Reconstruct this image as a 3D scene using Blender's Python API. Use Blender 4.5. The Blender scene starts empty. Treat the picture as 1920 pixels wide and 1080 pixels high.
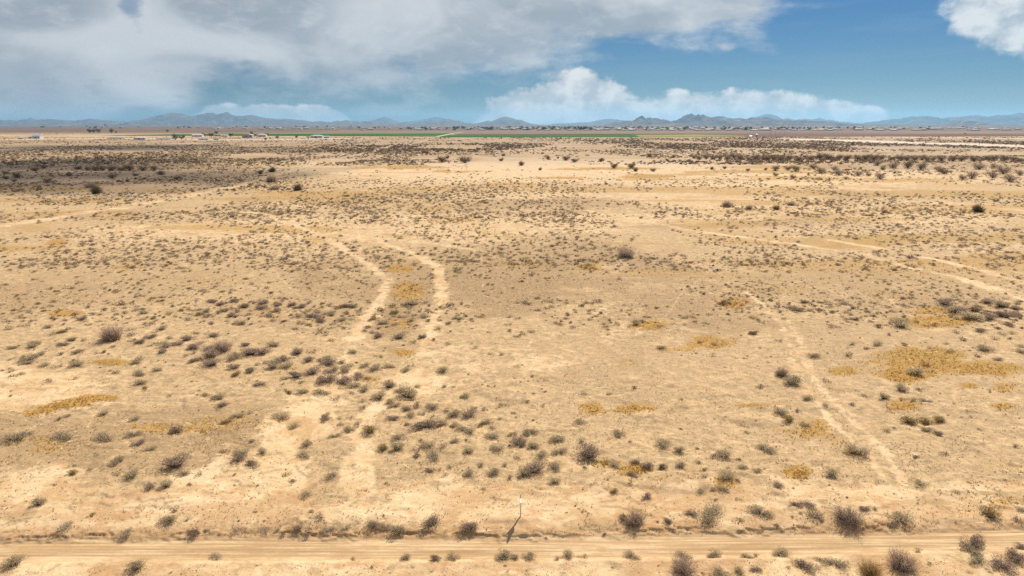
import bpy, math, random
import numpy as np
R = math.radians
SC = bpy.context.scene
COL = SC.collection

# ------------------------------------------------------------------ camera, sky, sun, exposure
PITCH = math.atan(308.5/1297.0); FPX = 1297.0; H = 30.0; RE = 7.43e6            # focal length in pixels of a 1920 px wide frame; flying height
cam_d = bpy.data.cameras.new('camera'); cam = bpy.data.objects.new('camera', cam_d); COL.objects.link(cam)
cam.location = (0, 0, H); cam.rotation_euler = (math.pi/2 - PITCH, 0, 0)
cam_d.sensor_width = 36.0; cam_d.lens = 36.0*FPX/1920.0
cam_d.clip_start = 1.0; cam_d.clip_end = 200000.0
SC.camera = cam

SUN_AZ = R(27.0); SUN_EL = R(43.0)                 # azimuth clockwise from +Y (straight ahead)
SDIR = (math.sin(SUN_AZ)*math.cos(SUN_EL), math.cos(SUN_AZ)*math.cos(SUN_EL), math.sin(SUN_EL))
sd = bpy.data.lights.new('sun', 'SUN'); sd.energy = 5.0; sd.angle = R(0.6); sd.color = (1.0, 0.90, 0.75)
so = bpy.data.objects.new('sun', sd); COL.objects.link(so)
so.rotation_euler = (math.pi/2 - SUN_EL, 0, math.pi - SUN_AZ); so.location = (0, 0, 300)

EXPO = 0.22
SC.view_settings.view_transform = 'Standard'; SC.view_settings.look = 'None'
SC.view_settings.exposure = EXPO; SC.view_settings.gamma = 1.0
SC.cycles.max_bounces = 5; SC.cycles.diffuse_bounces = 2; SC.cycles.glossy_bounces = 1
SC.cycles.transmission_bounces = 2; SC.cycles.volume_bounces = 1; SC.cycles.transparent_max_bounces = 8
SC.cycles.use_denoising = False; SC.cycles.denoiser = 'OPENIMAGEDENOISE'; SC.cycles.denoising_input_passes = 'RGB_ALBEDO_NORMAL'; SC.cycles.denoising_prefilter = 'ACCURATE'

def pix_ray(x, y):
    u = (x-960.0)/FPX; v = (540.0-y)/FPX
    return (u, math.cos(PITCH)+math.sin(PITCH)*v, -math.sin(PITCH)+math.cos(PITCH)*v)
def azel(x, y):
    a, b, c = pix_ray(x, y)
    return math.atan2(a, b), math.atan2(c, math.hypot(a, b))

class NT:
    """small helper round a node tree"""
    def __init__(s, tree): s.t = tree; s.n = tree.nodes; s.l = tree.links
    def new(s, typ, **kw):
        n = s.n.new(typ)
        for k, v in kw.items(): setattr(n, k, v)
        return n
    def put(s, sock, v):
        if isinstance(v, bpy.types.NodeSocket): s.l.new(v, sock)
        elif v is not None:
            if hasattr(sock.default_value, '__len__') and not hasattr(v, '__len__'): v = (v,)*len(sock.default_value)
            if hasattr(sock.default_value, '__len__') and len(sock.default_value) == 4 and len(v) == 3: v = tuple(v)+(1,)
            sock.default_value = v
    def m(s, op, a, b=None, c=None, clamp=False):
        n = s.new('ShaderNodeMath', operation=op); n.use_clamp = clamp
        s.put(n.inputs[0], a)
        if b is not None: s.put(n.inputs[1], b)
        if c is not None: s.put(n.inputs[2], c)
        return n.outputs[0]
    def vm(s, op, a, b=None):
        n = s.new('ShaderNodeVectorMath', operation=op); s.put(n.inputs[0], a)
        if b is not None:
            if op == 'SCALE': s.put(n.inputs[3], b)
            else: s.put(n.inputs[1], b)
        return n.outputs[0]
    def ss(s, v, lo, hi, a=0.0, b=1.0):
        n = s.new('ShaderNodeMapRange', interpolation_type='SMOOTHSTEP')
        for i, q in enumerate((v, lo, hi, a, b)): s.put(n.inputs[i], q)
        return n.outputs[0]
    def noise(s, vec, scale, detail=4, rough=0.5, dist=0.0):
        n = s.new('ShaderNodeTexNoise'); s.put(n.inputs['Vector'], vec)
        n.inputs['Scale'].default_value = scale; n.inputs['Detail'].default_value = detail
        n.inputs['Roughness'].default_value = rough; n.inputs['Distortion'].default_value = dist
        return n.outputs['Fac']
    def mix(s, f, a, b, bt='MIX'):
        n = s.new('ShaderNodeMix', data_type='RGBA', blend_type=bt)
        s.put(n.inputs[0], f); s.put(n.inputs[6], a); s.put(n.inputs[7], b)
        return n.outputs[2]
    def comb(s, x, y, z):
        n = s.new('ShaderNodeCombineXYZ')
        for i, q in enumerate((x, y, z)): s.put(n.inputs[i], q)
        return n.outputs[0]

W = bpy.data.worlds.new('World'); SC.world = W; W.use_nodes = True; W.cycles.sampling_method = 'NONE'
t = NT(W.node_tree); W.node_tree.nodes.clear()
SKY_K = 0.10
HAZE = 3.0e-5                                      # density of the air box built at the end
sky = t.new('ShaderNodeTexSky', sky_type='NISHITA'); sky.sun_disc = False
sky.sun_elevation = SUN_EL; sky.sun_rotation = SUN_AZ; sky.altitude = 400; sky.air_density = 1.0; sky.dust_density = 0.4; sky.ozone_density = 2.0
tc = t.new('ShaderNodeTexCoord'); sp = t.new('ShaderNodeSeparateXYZ'); t.l.new(tc.outputs['Generated'], sp.inputs[0])
AZ = t.m('ARCTAN2', sp.outputs[0], sp.outputs[1]); EL = t.m('ARCSINE', sp.outputs[2])
def cloud_field(lst):
    out = None
    for cx, cy, rx, ry in lst:
        a0, e0 = azel(cx, cy); ra = rx/FPX; re_ = ry/FPX
        dx = t.m('MULTIPLY', t.m('SUBTRACT', AZ, a0), 1/ra); dy = t.m('MULTIPLY', t.m('SUBTRACT', EL, e0), 1/re_)
        g = t.m('SUBTRACT', 1.0, t.m('SQRT', t.m('ADD', t.m('MULTIPLY', dx, dx), t.m('MULTIPLY', dy, dy))))
        if out is None: out = g
        else:
            n = t.new('ShaderNodeMath', operation='SMOOTH_MAX'); t.put(n.inputs[0], out); t.put(n.inputs[1], g); n.inputs[2].default_value = 0.12; out = n.outputs[0]
    return out
cvec = t.comb(t.m('MULTIPLY', AZ, 1.0), t.m('MULTIPLY', EL, 2.2), 0.0)
n_big = t.noise(cvec, 7.0, 7, 0.52, 0.25); n_soft = t.noise(t.vm('ADD', cvec, (5.1, 2.2, 0)), 5.5, 5, 0.45, 0.5)
n_fine = t.noise(cvec, 24.0, 7, 0.6, 0.2)
n_puff = t.noise(t.comb(AZ, t.m('MULTIPLY', EL, 1.3), 3.7), 30.0, 6, 0.55, 0.1)
n_streak = t.noise(t.comb(AZ, t.m('MULTIPLY', EL, 9.0), 1.3), 6.0, 5, 0.5, 0.3)
# deck of stratocumulus at the upper left
deck = cloud_field([(420,-30,980,185),(120,60,380,120),(1120,-10,320,95),(60,165,260,58),(210,160,180,46),(1290,5,170,45)])
hole = cloud_field([(244,8,22,42)])
deck_s = t.m('ADD', deck, t.m('ADD', t.m('MULTIPLY', t.m('SUBTRACT', n_big, 0.5), 0.95), t.m('MULTIPLY', t.m('SUBTRACT', n_fine, 0.5), 0.35)))
DK = t.ss(deck_s, 0.0, 0.34)
hole = t.m('ADD', hole, t.m('MULTIPLY', t.m('SUBTRACT', n_fine, 0.5), 3.2))
thin = t.m('ADD', t.m('MULTIPLY', t.ss(hole, 0.0, 1.1), 0.6), t.m('MULTIPLY', t.m('MULTIPLY', t.ss(n_fine, 0.52, 0.68), t.ss(EL, 0.085, 0.04)), 0.35))
DK = t.m('MULTIPLY', DK, t.m('SUBTRACT', 1.0, t.m('MINIMUM', thin, 1.0)))
# heaped clouds low above the mountains
cum = cloud_field([(1085,222,120,92),(1000,232,110,70),(1180,235,90,45),(1290,232,120,62),(1400,236,180,66),(1530,238,130,50),
                   (430,232,58,34),(505,234,90,36),(592,234,72,36)])
cum_s = t.m('ADD', cum, t.m('ADD', t.m('MULTIPLY', t.m('SUBTRACT', n_puff, 0.5), 0.62), t.ss(AZ, -0.20, -0.30, 0.0, 0.10)))
CM = t.m('MULTIPLY', t.ss(cum_s, 0.04, 0.20), 0.93)
tr = cloud_field([(1915,15,95,70),(1850,10,60,30)])
tr_s = t.m('ADD', tr, t.m('MULTIPLY', t.m('SUBTRACT', n_puff, 0.5), 0.9))
TR = t.ss(tr_s, 0.0, 0.32)
wisp = cloud_field([(940,110,75,26),(725,205,90,18),(1365,88,24,10)])
WS = t.m('MULTIPLY', t.ss(t.m('ADD', wisp, t.m('MULTIPLY', t.m('SUBTRACT', n_fine, 0.5), 1.2)), 0.1, 0.8), 0.55)
# unseen broken cloud overhead, spread wide and coloured warm to tint the fill light
over = t.m('MULTIPLY', t.ss(t.noise(tc.outputs['Generated'], 2.2, 6, 0.55), 0.44, 0.60), t.ss(EL, 0.20, 0.40))
SKG = SKY_K*2**EXPO
def C(r, g, b): return (r/SKG, g/SKG, b/SKG)
tint = t.mix(t.ss(EL, 0.0, 0.17), (0.150, 0.255, 0.365), (0.092, 0.225, 0.385))
tint = t.mix(t.ss(EL, 0.22, 0.45), tint, (0.75, 0.85, 0.95))
blue = t.mix(1.0, sky.outputs[0], tint, 'MULTIPLY')
SKY_TINT_NODE = tint
blue = t.mix(t.m('MULTIPLY', t.ss(n_streak, 0.48, 0.62), 0.10), blue, C(0.30, 0.40, 0.50))
deck_c = t.mix(t.ss(n_soft, 0.36, 0.62), C(0.34, 0.39, 0.45), C(0.61, 0.64, 0.67))
deck_c = t.mix(t.m('MULTIPLY', t.ss(n_fine, 0.46, 0.78), 0.45), deck_c, C(0.70, 0.72, 0.74))
cum_c = t.mix(t.ss(n_puff, 0.36, 0.66), C(0.50, 0.53, 0.56), C(0.86, 0.84, 0.81))
c = t.mix(WS, blue, C(0.40, 0.46, 0.54))
c = t.mix(TR, c, t.mix(t.ss(n_puff, 0.35, 0.6), C(0.42, 0.50, 0.58), C(0.74, 0.77, 0.79)))
c = t.mix(DK, c, deck_c)
c = t.mix(CM, c, cum_c)
c = t.mix(over, c, C(0.62, 0.58, 0.53))
bg = t.new('ShaderNodeBackground'); t.put(bg.inputs[0], c); bg.inputs[1].default_value = SKY_K
wo = t.new('ShaderNodeOutputWorld'); t.l.new(bg.outputs[0], wo.inputs[0])

# ------------------------------------------------------------------ geometry helpers
cosP, sinP = math.cos(PITCH), math.sin(PITCH)
def ground_at(x, y, z=0.0):
    """point of the horizontal plane at height z that lies on the sight line through photo point (x, y)"""
    x = np.asarray(x, float); y = np.asarray(y, float)
    u = (x-960.0)/FPX; v = (540.0-y)/FPX
    dy = cosP+sinP*v; dz = -sinP+cosP*v
    k = (z-H)/np.minimum(dz, -1e-9)
    X, Y = u*k, dy*k
    d = np.maximum(np.hypot(X, Y), 1e-6); a = (H-z)/d          # the plain curves away with the earth
    q_ = np.maximum(a*a-2*(H-z)/RE, 0.0); s = np.where(d > 900, RE*(a-np.sqrt(q_))/d, 1.0)
    s = np.where(a*a < 2*(H-z)/RE, math.sqrt(2*H*RE)/d, s)
    return X*s, Y*s
def project(X, Y, Z):
    dep = Y*cosP + (H-Z)*sinP
    up = Y*sinP - (H-Z)*cosP
    return 960.0+FPX*X/dep, 540.0-FPX*up/dep, dep
def depth_at(Y, Z=0.0): return Y*cosP+(H-Z)*sinP

def _hash(ix, iy, seed):
    h = (ix.astype(np.int64)*374761393 + iy.astype(np.int64)*668265263 + seed*1274126177) & 0xffffffff
    h = ((h ^ (h >> 13))*1274126177) & 0xffffffff
    return ((h ^ (h >> 16)) & 0xffff)/65535.0
def vnoise(x, y, seed=0):
    ix = np.floor(x); iy = np.floor(y); fx = x-ix; fy = y-iy
    fx = fx*fx*(3-2*fx); fy = fy*fy*(3-2*fy)
    a = _hash(ix, iy, seed); b = _hash(ix+1, iy, seed); c_ = _hash(ix, iy+1, seed); d = _hash(ix+1, iy+1, seed)
    return (a*(1-fx)+b*fx)*(1-fy)+(c_*(1-fx)+d*fx)*fy
def fbm(x, y, seed=0, octv=4):
    s = 0; a = 0.5; n = 0
    for k in range(octv):
        s = s+a*vnoise(x*2**k+17.3*k, y*2**k-9.1*k, seed+k*31); n += a; a *= 0.5
    return s/n
def sstep(v, lo, hi):
    q = np.clip((v-lo)/(hi-lo), 0, 1); return q*q*(3-2*q)

def mesh_from(name, V, F, mat=None, col=None, smooth=False):
    """V (n,3), F (m,k) int array of equal polygons, col (n,3) vertex colours"""
    V = np.ascontiguousarray(V, np.float32); F = np.ascontiguousarray(F, np.int32)
    me = bpy.data.meshes.new(name); m, k = F.shape
    me.vertices.add(len(V)); me.vertices.foreach_set('co', V.ravel())
    me.loops.add(m*k); me.loops.foreach_set('vertex_index', F.ravel())
    me.polygons.add(m); me.polygons.foreach_set('loop_start', np.arange(0, m*k, k, dtype=np.int32))
    me.polygons.foreach_set('loop_total', np.full(m, k, np.int32))
    me.polygons.foreach_set('use_smooth', np.full(m, smooth, bool))
    me.update(calc_edges=True)
    if col is not None:
        ca = me.attributes.new('col', 'FLOAT_COLOR', 'POINT')
        c4 = np.ones((len(V), 4), np.float32); c4[:, :3] = col; ca.data.foreach_set('color', c4.ravel())
    if mat is not None: me.materials.append(mat)
    return me
def obj(name, me, parent=None, loc=None, rotz=0.0, scale=None):
    o = bpy.data.objects.new(name, me); COL.objects.link(o)
    if parent is not None: o.parent = parent
    if loc is not None: o.location = loc
    o.rotation_euler = (0, 0, rotz)
    if scale is not None: o.scale = scale if hasattr(scale, '__len__') else (scale,)*3
    return o
def empty(name, loc, rotz=0.0, scale=1.0):
    o = bpy.data.objects.new(name, None); COL.objects.link(o); o.location = loc; o.rotation_euler = (0, 0, rotz); o.scale = (scale,)*3
    o.empty_display_size = 0.2
    return o
def tag(o, label=None, cat=None, group=None, kind=None):
    if label: o['label'] = label
    if cat: o['category'] = cat
    if group: o['group'] = group
    if kind: o['kind'] = kind
    return o

class MB:
    """collects quads for one mesh"""
    def __init__(s): s.v = []; s.f = []
    def box(s, x0, x1, y0, y1, z0, z1):
        b = len(s.v); s.v += [(x, y, z) for z in (z0, z1) for y in (y0, y1) for x in (x0, x1)]
        s.f += [[b, b+2, b+3, b+1], [b+4, b+5, b+7, b+6], [b, b+1, b+5, b+4], [b+2, b+6, b+7, b+3], [b, b+4, b+6, b+2], [b+1, b+3, b+7, b+5]]; return s
    def poly(s, pts):
        b = len(s.v); s.v += [tuple(p) for p in pts]; s.f.append(list(range(b, b+len(pts)))); return s
    def prism(s, prof, x0, x1):
        """profile in (y,z) extruded along x"""
        n = len(prof); b = len(s.v)
        s.v += [(x0, p[0], p[1]) for p in prof]+[(x1, p[0], p[1]) for p in prof]
        s.f.append(list(range(b, b+n))[::-1]); s.f.append(list(range(b+n, b+2*n)))
        for i in range(n): j = (i+1) % n; s.f.append([b+i, b+j, b+n+j, b+n+i])
        return s
    def tube(s, pts, rad, n=8, cap=True):
        b0 = len(s.v)
        for k, (p, r) in enumerate(zip(pts, rad)):
            p = np.array(p, float)
            q = np.array(pts[min(k+1, len(pts)-1)], float)-np.array(pts[max(k-1, 0)], float); q /= np.linalg.norm(q)+1e-9
            a = np.cross(q, (0.0, 0.0, 1.0) if abs(q[2]) < 0.9 else (1.0, 0.0, 0.0)); a /= np.linalg.norm(a); c_ = np.cross(q, a)
            for i in range(n):
                th = 2*math.pi*i/n; s.v.append(tuple(p+r*(math.cos(th)*a+math.sin(th)*c_)))
        for k in range(len(pts)-1):
            for i in range(n):
                j = (i+1) % n; A = b0+k*n
                s.f.append([A+i, A+j, A+n+j, A+n+i])
        if cap:
            s.f.append(list(range(b0, b0+n))[::-1]); e = b0+(len(pts)-1)*n; s.f.append(list(range(e, e+n)))
        return s
    def mesh(s, name, mat):
        me = bpy.data.meshes.new(name); me.from_pydata(s.v, [], s.f); me.update()
        if mat: me.materials.append(mat)
        return me
    def build(s, name, mat, parent=None, loc=None, rotz=0.0): return obj(name, s.mesh(name, mat), parent, loc, rotz)

def simple_mat(name, colr, rough=0.8, var=0.12, scale=3.0, metal=0.0):
    m = bpy.data.materials.new(name); m.use_nodes = True; q = NT(m.node_tree); b = q.n['Principled BSDF']
    co = q.new('ShaderNodeTexCoord').outputs['Object']
    n = q.noise(co, scale, 4, 0.6)
    f = q.m('ADD', q.m('MULTIPLY', q.m('SUBTRACT', n, 0.5), 2*var*2), 1.0)
    cc = q.vm('SCALE', tuple(colr), f)
    q.put(b.inputs['Base Color'], cc); b.inputs['Roughness'].default_value = rough; b.inputs['Metallic'].default_value = metal
    return m

def veg_mat(name, transl=0.25, const=None):
    """plant colour per vertex, varied per plant"""
    m = bpy.data.materials.new(name); m.use_nodes = True; q = NT(m.node_tree); q.n.clear()
    at = q.new('ShaderNodeAttribute', attribute_name='col').outputs['Color']
    oi = q.new('ShaderNodeObjectInfo').outputs['Random']
    cc = q.vm('SCALE', at, q.m('ADD', q.m('MULTIPLY', oi, 0.3), 0.85))
    d = q.new('ShaderNodeBsdfDiffuse'); q.put(d.inputs[0], cc)
    tr_ = q.new('ShaderNodeBsdfTranslucent'); q.put(tr_.inputs[0], cc)
    mx = q.new('ShaderNodeMixShader'); mx.inputs[0].default_value = transl
    q.l.new(d.outputs[0], mx.inputs[1]); q.l.new(tr_.outputs[0], mx.inputs[2])
    o = q.new('ShaderNodeOutputMaterial'); q.l.new(mx.outputs[0], o.inputs[0])
    return m
MV = veg_mat('foliage', 0.42)
# ------------------------------------------------------------------ terrain
def edge_line(pts, z=0.0):
    a = np.array(pts, float); X, Y = ground_at(a[:, 0], a[:, 1], z); return X, Y
# far edge of the dirt road (foot of the eroded bank) and near edge
EX, EY = edge_line([(-400,1018),(0,1014),(250,1009),(480,1008),(760,1007),(960,1005),(1250,1003),(1440,1000),(1640,997),(1800,993),(1920,990),(2400,980)])
NX, NY = edge_line([(-400,1052),(0,1051),(480,1050),(960,1047),(1440,1044),(1640,1036),(1920,1026),(2400,1010)])
def road_far(X): return np.interp(X, EX, EY)
def road_near(X): return np.interp(X, NX, NY)
BANK = 0.42
def height(X, Y):
    X = np.asarray(X, float); Y = np.asarray(Y, float)
    b = Y-road_far(X)+(fbm(X*0.35, Y*0.35, 5, 4)-0.5)*1.1+(fbm(X*2.3, Y*2.3, 6, 3)-0.5)*0.9+0.75*np.exp(-((X-0.5)/4.0)**2)
    brk = np.maximum(sstep(fbm(X*0.33, Y*0.1+3.3, 9, 3), 0.42, 0.56), np.exp(-((X-1.0)/3.5)**2))          # the ledge is broken: steep only in places
    h = 0.12*(brk*sstep(b, 0.30, 0.42)+(1-brk)*sstep(b, -0.4, 1.2))+0.17*sstep(b, -0.6, 1.6)+0.05*sstep(b+(vnoise(X*1.3, Y*1.3, 19)-.5)*.5, 0.0, 0.1)*brk
    n = Y-road_near(X)
    near = sstep(-n, -0.1, 0.7)
    h = h+near*(0.12+0.16*(fbm(X*0.9, Y*0.9, 12, 4)-0.35))
    rd = (1-sstep(b, -0.4, 0.1))*(1-near)
    # shallow ruts
    mid = 0.5*(road_far(X)+road_near(X)); q = Y-mid
    h = h-rd*0.035*(np.exp(-((q-0.8)/0.28)**2)+np.exp(-((q+0.75)/0.28)**2))
    h = h*(1-sstep(Y, 300.0, 800.0))
    off = (1-rd)
    fade = np.clip(1.0-(Y-250.0)/500.0, 0, 1)
    # little eroded terraces in the washed strip beyond the bank
    st = sstep(b, 0.4, 2.0)*(1-sstep(Y, 72, 90))
    tq = fbm(X*0.11+4, Y*0.17, 21, 5)
    tq = tq+(fbm(X*1.7, Y*1.7, 23, 3)-.5)*.05
    gate = sstep(fbm(X*0.21, Y*0.3, 25, 3), .46, .60)
    for lev, amp in ((0.42, 0.09), (0.50, 0.08), (0.58, 0.09)):
        h = h+st*gate*amp*(sstep(tq, lev, lev+0.014)-0.35)
    h = h+off*fade*((fbm(X*0.05, Y*0.05, 31, 3)-0.5)*0.45+(fbm(X*0.6, Y*0.6, 33, 4)-0.5)*0.15)
    return h-(X*X+Y*Y)/(2*RE)

ym = np.concatenate([[236.03, 236.1, 236.2, 236.35, 236.5, 236.7], np.arange(237.0, 300.0, 0.75), np.arange(300.0, 700.0, 1.5), np.arange(700.0, 985.0, 1.4), np.arange(985.0, 1062.0, 0.9), np.arange(1062.0, 1500.0, 3.0)])
xm = np.concatenate([np.arange(-1400, -60, 12.0), np.arange(-60, 1980, 2.4), np.arange(1980, 3340, 12.0)])
PX, PY = np.meshgrid(xm, ym)
GX, GY = ground_at(PX, PY)
farr = np.array([46000., 38000., 31000., 26000., 23000.])   # rows beyond the horizon, under the mountains
GX = np.concatenate([GX[:1]*(d_/GY[0, 0]) for d_ in farr]+[GX]); GY = np.concatenate([GY[:1]*0+d_ for d_ in farr]+[GY])
PX = np.concatenate([PX[:1]]*5+[PX]); PY = np.concatenate([PY[:1]]*5+[PY]); ym = np.concatenate([np.linspace(235.9, 236.0, 5), ym])
GX = np.clip(GX, -40000, 40000)
GZ = height(GX, GY)
ny, nx = PX.shape
QX, QY, _ = project(GX, GY, GZ)                     # where each ground point really shows

def poly_dist(pts, X, Y, z=0.3):
    a = np.array(pts, float); ax, ay = ground_at(a[:, 0], a[:, 1], z)
    best = np.full(X.shape, 1e9)
    for i in range(len(ax)-1):
        dx, dy = ax[i+1]-ax[i], ay[i+1]-ay[i]; L = dx*dx+dy*dy+1e-9
        tt = np.clip(((X-ax[i])*dx+(Y-ay[i])*dy)/L, 0, 1)
        best = np.minimum(best, np.hypot(X-ax[i]-tt*dx, Y-ay[i]-tt*dy))
    return best
# wheel tracks and washes: photo points, width in metres, strength
TRACKS = [
 ([(430,395),(500,402),(560,425),(610,445),(660,478),(700,500),(724,522),(718,555),(700,582),(676,615),(655,650),(640,690)], 1.8, .95),
 ([(600,415),(650,432),(700,450),(770,472),(820,500),(832,545),(822,580),(806,620),(792,660),(775,700)], 1.7, .9),
 ([(700,450),(760,452),(830,458),(900,470)], 2.4, .6),
 ([(775,700),(730,735),(690,775),(685,830),(672,890),(650,950)], 1.5, .9),
 ([(640,690),(620,740),(575,790),(540,850),(515,930),(520,990)], 2.2, .9),
 ([(1400,545),(1440,578),(1470,612),(1484,660),(1494,700),(1520,745),(1556,785),(1600,830),(1640,862),(1655,905)], .75, .80),
 ([(1478,600),(1500,640),(1512,680),(1532,720),(1575,765),(1618,805),(1662,848),(1690,900)], .85, .92),
 ([(1100,395),(1190,410),(1290,432),(1420,448),(1520,462),(1620,476),(1700,500),(1800,520),(1880,545),(1960,572)], 2.0, .9),
 ([(1560,450),(1660,468),(1760,488),(1860,512),(1960,540)], 1.8, .9),
 ([(0,425),(120,405),(220,390),(330,372),(440,350),(520,328),(600,303),(700,284),(745,270),(790,262),(830,252)], 5.0, .8),
 ([(640,350),(690,358),(740,370),(800,380)], 2.0, .55),
 ([(880,545),(940,565),(1000,592),(1050,640),(1110,690)], .25, .6), ([(1100,560),(1040,590),(1005,625),(985,660)], .25, .6),
 ([(900,470),(908,510),(905,540)], .3, .5), ([(1080,655),(1160,630),(1240,600)], .25, .5), ([(515,510),(545,540),(570,560)], .3, .5),
 ([(150,760),(178,775),(165,800)], .2, .6), ([(1280,545),(1262,575),(1240,600)], .3, .4),
 ([(850,300),(848,345)], 1.6, .6), ([(884,305),(880,345)], 1.6, .6),
 ([(1060,250),(990,262),(980,268),(1010,285)], 7, .5), ([(840,252),(800,262),(770,272)], 7, .8),
 ([(1720,505),(1726,530)], .5, .4),
]
SANDS = [ # bright washed sand: cx, cy, rx, ry, strength
 (40,735,150,45,.9),(0,700,120,30,.5),(60,925,140,50,.9),(215,965,120,40,.9),(330,925,80,30,.7),(430,930,120,70,.95),(528,890,52,90,1),(585,780,42,60,.95),(610,740,40,26,.7),
 (672,900,34,70,.9),(860,950,160,45,.9),(1000,965,120,40,1),(1130,945,150,40,.9),(1260,935,130,45,.8),(1500,930,140,40,.75),(1640,930,180,35,.8),(1700,965,120,25,.8),
 (1800,912,160,12,.7),(1050,860,60,30,.5),(860,680,110,45,.5),(780,720,80,30,.8),(1020,680,90,22,.6),(1120,580,120,22,.45),(1250,620,70,25,.35),(1330,540,90,16,.4),
 (1160,620,60,20,.5),(560,610,80,30,.3),(130,600,110,25,.4),(300,620,120,25,.4),(100,670,120,40,.35),(1800,600,160,22,.4),(1620,585,80,22,.3),(700,300,0,0,0),
 (1000,320,480,26,.85),(1500,335,450,22,.75),(700,312,140,22,.5),(820,345,200,12,.6),(1750,400,260,30,.6),(1400,385,260,16,.5),(1250,400,200,16,.5),(560,370,120,14,.5),
 (200,400,220,18,.4),(300,450,300,26,.4),(100,470,200,20,.4),(620,470,140,16,.4),(1560,430,200,14,.5),(1850,460,140,20,.5),(1100,300,300,10,.6),(250,460,60,10,.3)]
GRASS = [ # golden dry grass: cx, cy, rx, ry, strength
 (55,773,20,7,1.4),(84,765,24,8,1.5),(115,758,26,7,1.5),(148,752,24,6,1.4),(185,745,30,5,1.0),(305,803,90,9,.6),(205,679,32,5,.9),(118,587,30,6,.8),(95,835,80,22,.5),(400,793,60,12,.5),(240,501,26,4,.9),
 (1112,764,26,13,1.15),(1190,765,60,9,.8),(1300,762,90,5,.55),(1390,760,80,8,1.0),(1330,645,58,13,1.0),(1285,655,45,8,.8),(1215,609,26,8,1.0),(1372,569,34,9,1.2),
 (1735,672,60,18,1.3),(1800,688,75,13,1.2),(1712,702,42,14,1.4),(1868,692,60,13,1.0),(1760,690,120,28,.45),(1885,727,30,12,.7),(1750,600,60,10,1.0),(1745,582,50,8,.9),(1500,885,28,12,1.1),(1190,880,42,14,1.3),(1150,868,40,8,.8),
 (1520,805,80,26,.7),(1605,843,30,14,.8),(1815,724,30,9,.8),(1885,760,34,10,.9),(1695,760,34,12,.8),(1580,695,18,6,.9),(1830,745,40,6,.5),(1240,895,80,10,.5),(1360,905,26,16,.7),
 (1110,500,34,9,1.0),(1175,680,26,12,.5),(760,660,20,8,.8),(750,790,30,8,.4),(690,710,26,8,.7),(755,605,30,14,.6),(770,545,34,18,.8),(745,505,30,8,.8),(620,735,10,4,.3),
 (1000,355,300,8,.5),(1215,330,48,4,1.2),(1130,316,90,3,.9),(760,314,110,4,.8),(850,322,60,3,.8),(1050,333,60,2.5,.9),(1300,327,80,3,.7),(1400,322,130,3,.8),(1430,395,120,6,.5),(1350,420,160,10,.55),
 (620,450,50,16,.6),(600,430,60,6,.5),(770,355,70,6,.7),(820,390,90,10,.5),(850,410,60,8,.55),(910,430,50,12,.4),(120,335,160,8,.4),(60,430,60,8,.5),(110,455,24,7,.8),(30,412,60,8,.5),(200,410,60,5,.5),
 (1610,460,90,9,.7),(1540,400,180,7,.5),(1700,395,150,7,.6),(1850,395,120,8,.6),(1480,380,120,5,.6),(1700,338,110,5,.7),(1500,313,160,4,.7),(1560,323,90,3,.8),(1800,348,120,4,.5),(1380,440,120,12,.5),
 (1700,555,120,16,.4),(1850,520,120,14,.4),(1450,540,80,12,.4),(950,345,60,3,.7),(880,350,80,4,.6),(480,700,120,14,.35),(560,690,40,8,.4),(590,655,24,5,.5),(490,585,60,10,.4),(700,330,40,2,.6),
 (1560,820,70,24,.5),(1640,800,60,20,.3),(1300,880,60,14,.35),(1120,855,40,10,.4),(840,800,60,10,.4),(1020,830,60,14,.35),(1900,640,60,20,.3),(420,820,60,10,.3),(300,565,40,6,.4),(1070,700,30,10,.3),
 (1830,930,60,20,.4),(1880,940,50,16,.5),(1880,880,40,12,.3)]
DARK = [ # grey brown crust of dead litter
 (950,530,330,60,.8),(1250,580,220,60,.6),(740,590,60,70,.7),(600,580,160,50,.45),(430,600,140,40,.3),(1180,700,260,80,.35),(150,520,260,50,.4),(330,520,200,40,.4),(1000,490,260,40,.5),
 (240,870,220,40,.4),(90,870,160,30,.35),(1300,740,260,60,.3),(1600,640,200,60,.35),(1750,560,200,40,.5),(1600,520,260,40,.45),(620,520,120,40,.4),(880,740,90,40,.2),(840,860,120,40,.3),(1750,830,160,60,.2),(1560,880,160,20,.25),(1860,940,90,40,.35),(450,660,160,30,.25),(700,960,60,20,.3),(620,940,70,40,.4)]
def blobs(lst, soft=0.55, wob=0.5):
    wx = (fbm(GX*0.09, GY*0.09, 51, 4)-0.5)+(fbm(GX*0.5, GY*0.5, 53, 3)-0.5)*.55; out = np.zeros(GX.shape)
    for cx, cy, rx, ry, s in lst:
        if rx == 0: continue
        q = np.hypot((QX-cx)/rx, (QY-cy)/ry)
        out = np.maximum(out, s*(1-sstep(q+wx*wob*2, 1-soft, 1+soft)))
    return out
sand = blobs(SANDS)
trk = np.zeros(GX.shape)
for pts, w, s in TRACKS:
    d = poly_dist(pts, GX, GY)
    d = d+(fbm(GX*0.8/max(w, .5), GY*0.8/max(w, .5), 61, 3)-0.5)*w*1.6
    trk = np.maximum(trk, s*(0.72+0.5*sstep(fbm(GX*.10, GY*.10, 63, 3), .38, .62))*(1-sstep(d, w*0.05, w*1.25)))
b = GY-road_far(GX); nn = GY-road_near(GX)
road = (1-sstep(b, -0.25, 0.25))*(sstep(nn+(fbm(GX*.5, GY*.5, 77, 4)-.5)*1.3, -0.5, 0.2))
strip = (1-sstep(b+(fbm(GX*0.16, GY*0.16, 71, 4)-0.5)*9, 2.6, 4.6))*0.66
sand = np.maximum(np.maximum(sand*.95, trk*.9), strip)
low = fbm(GX*0.012, GY*0.02, 81, 5)
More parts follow.
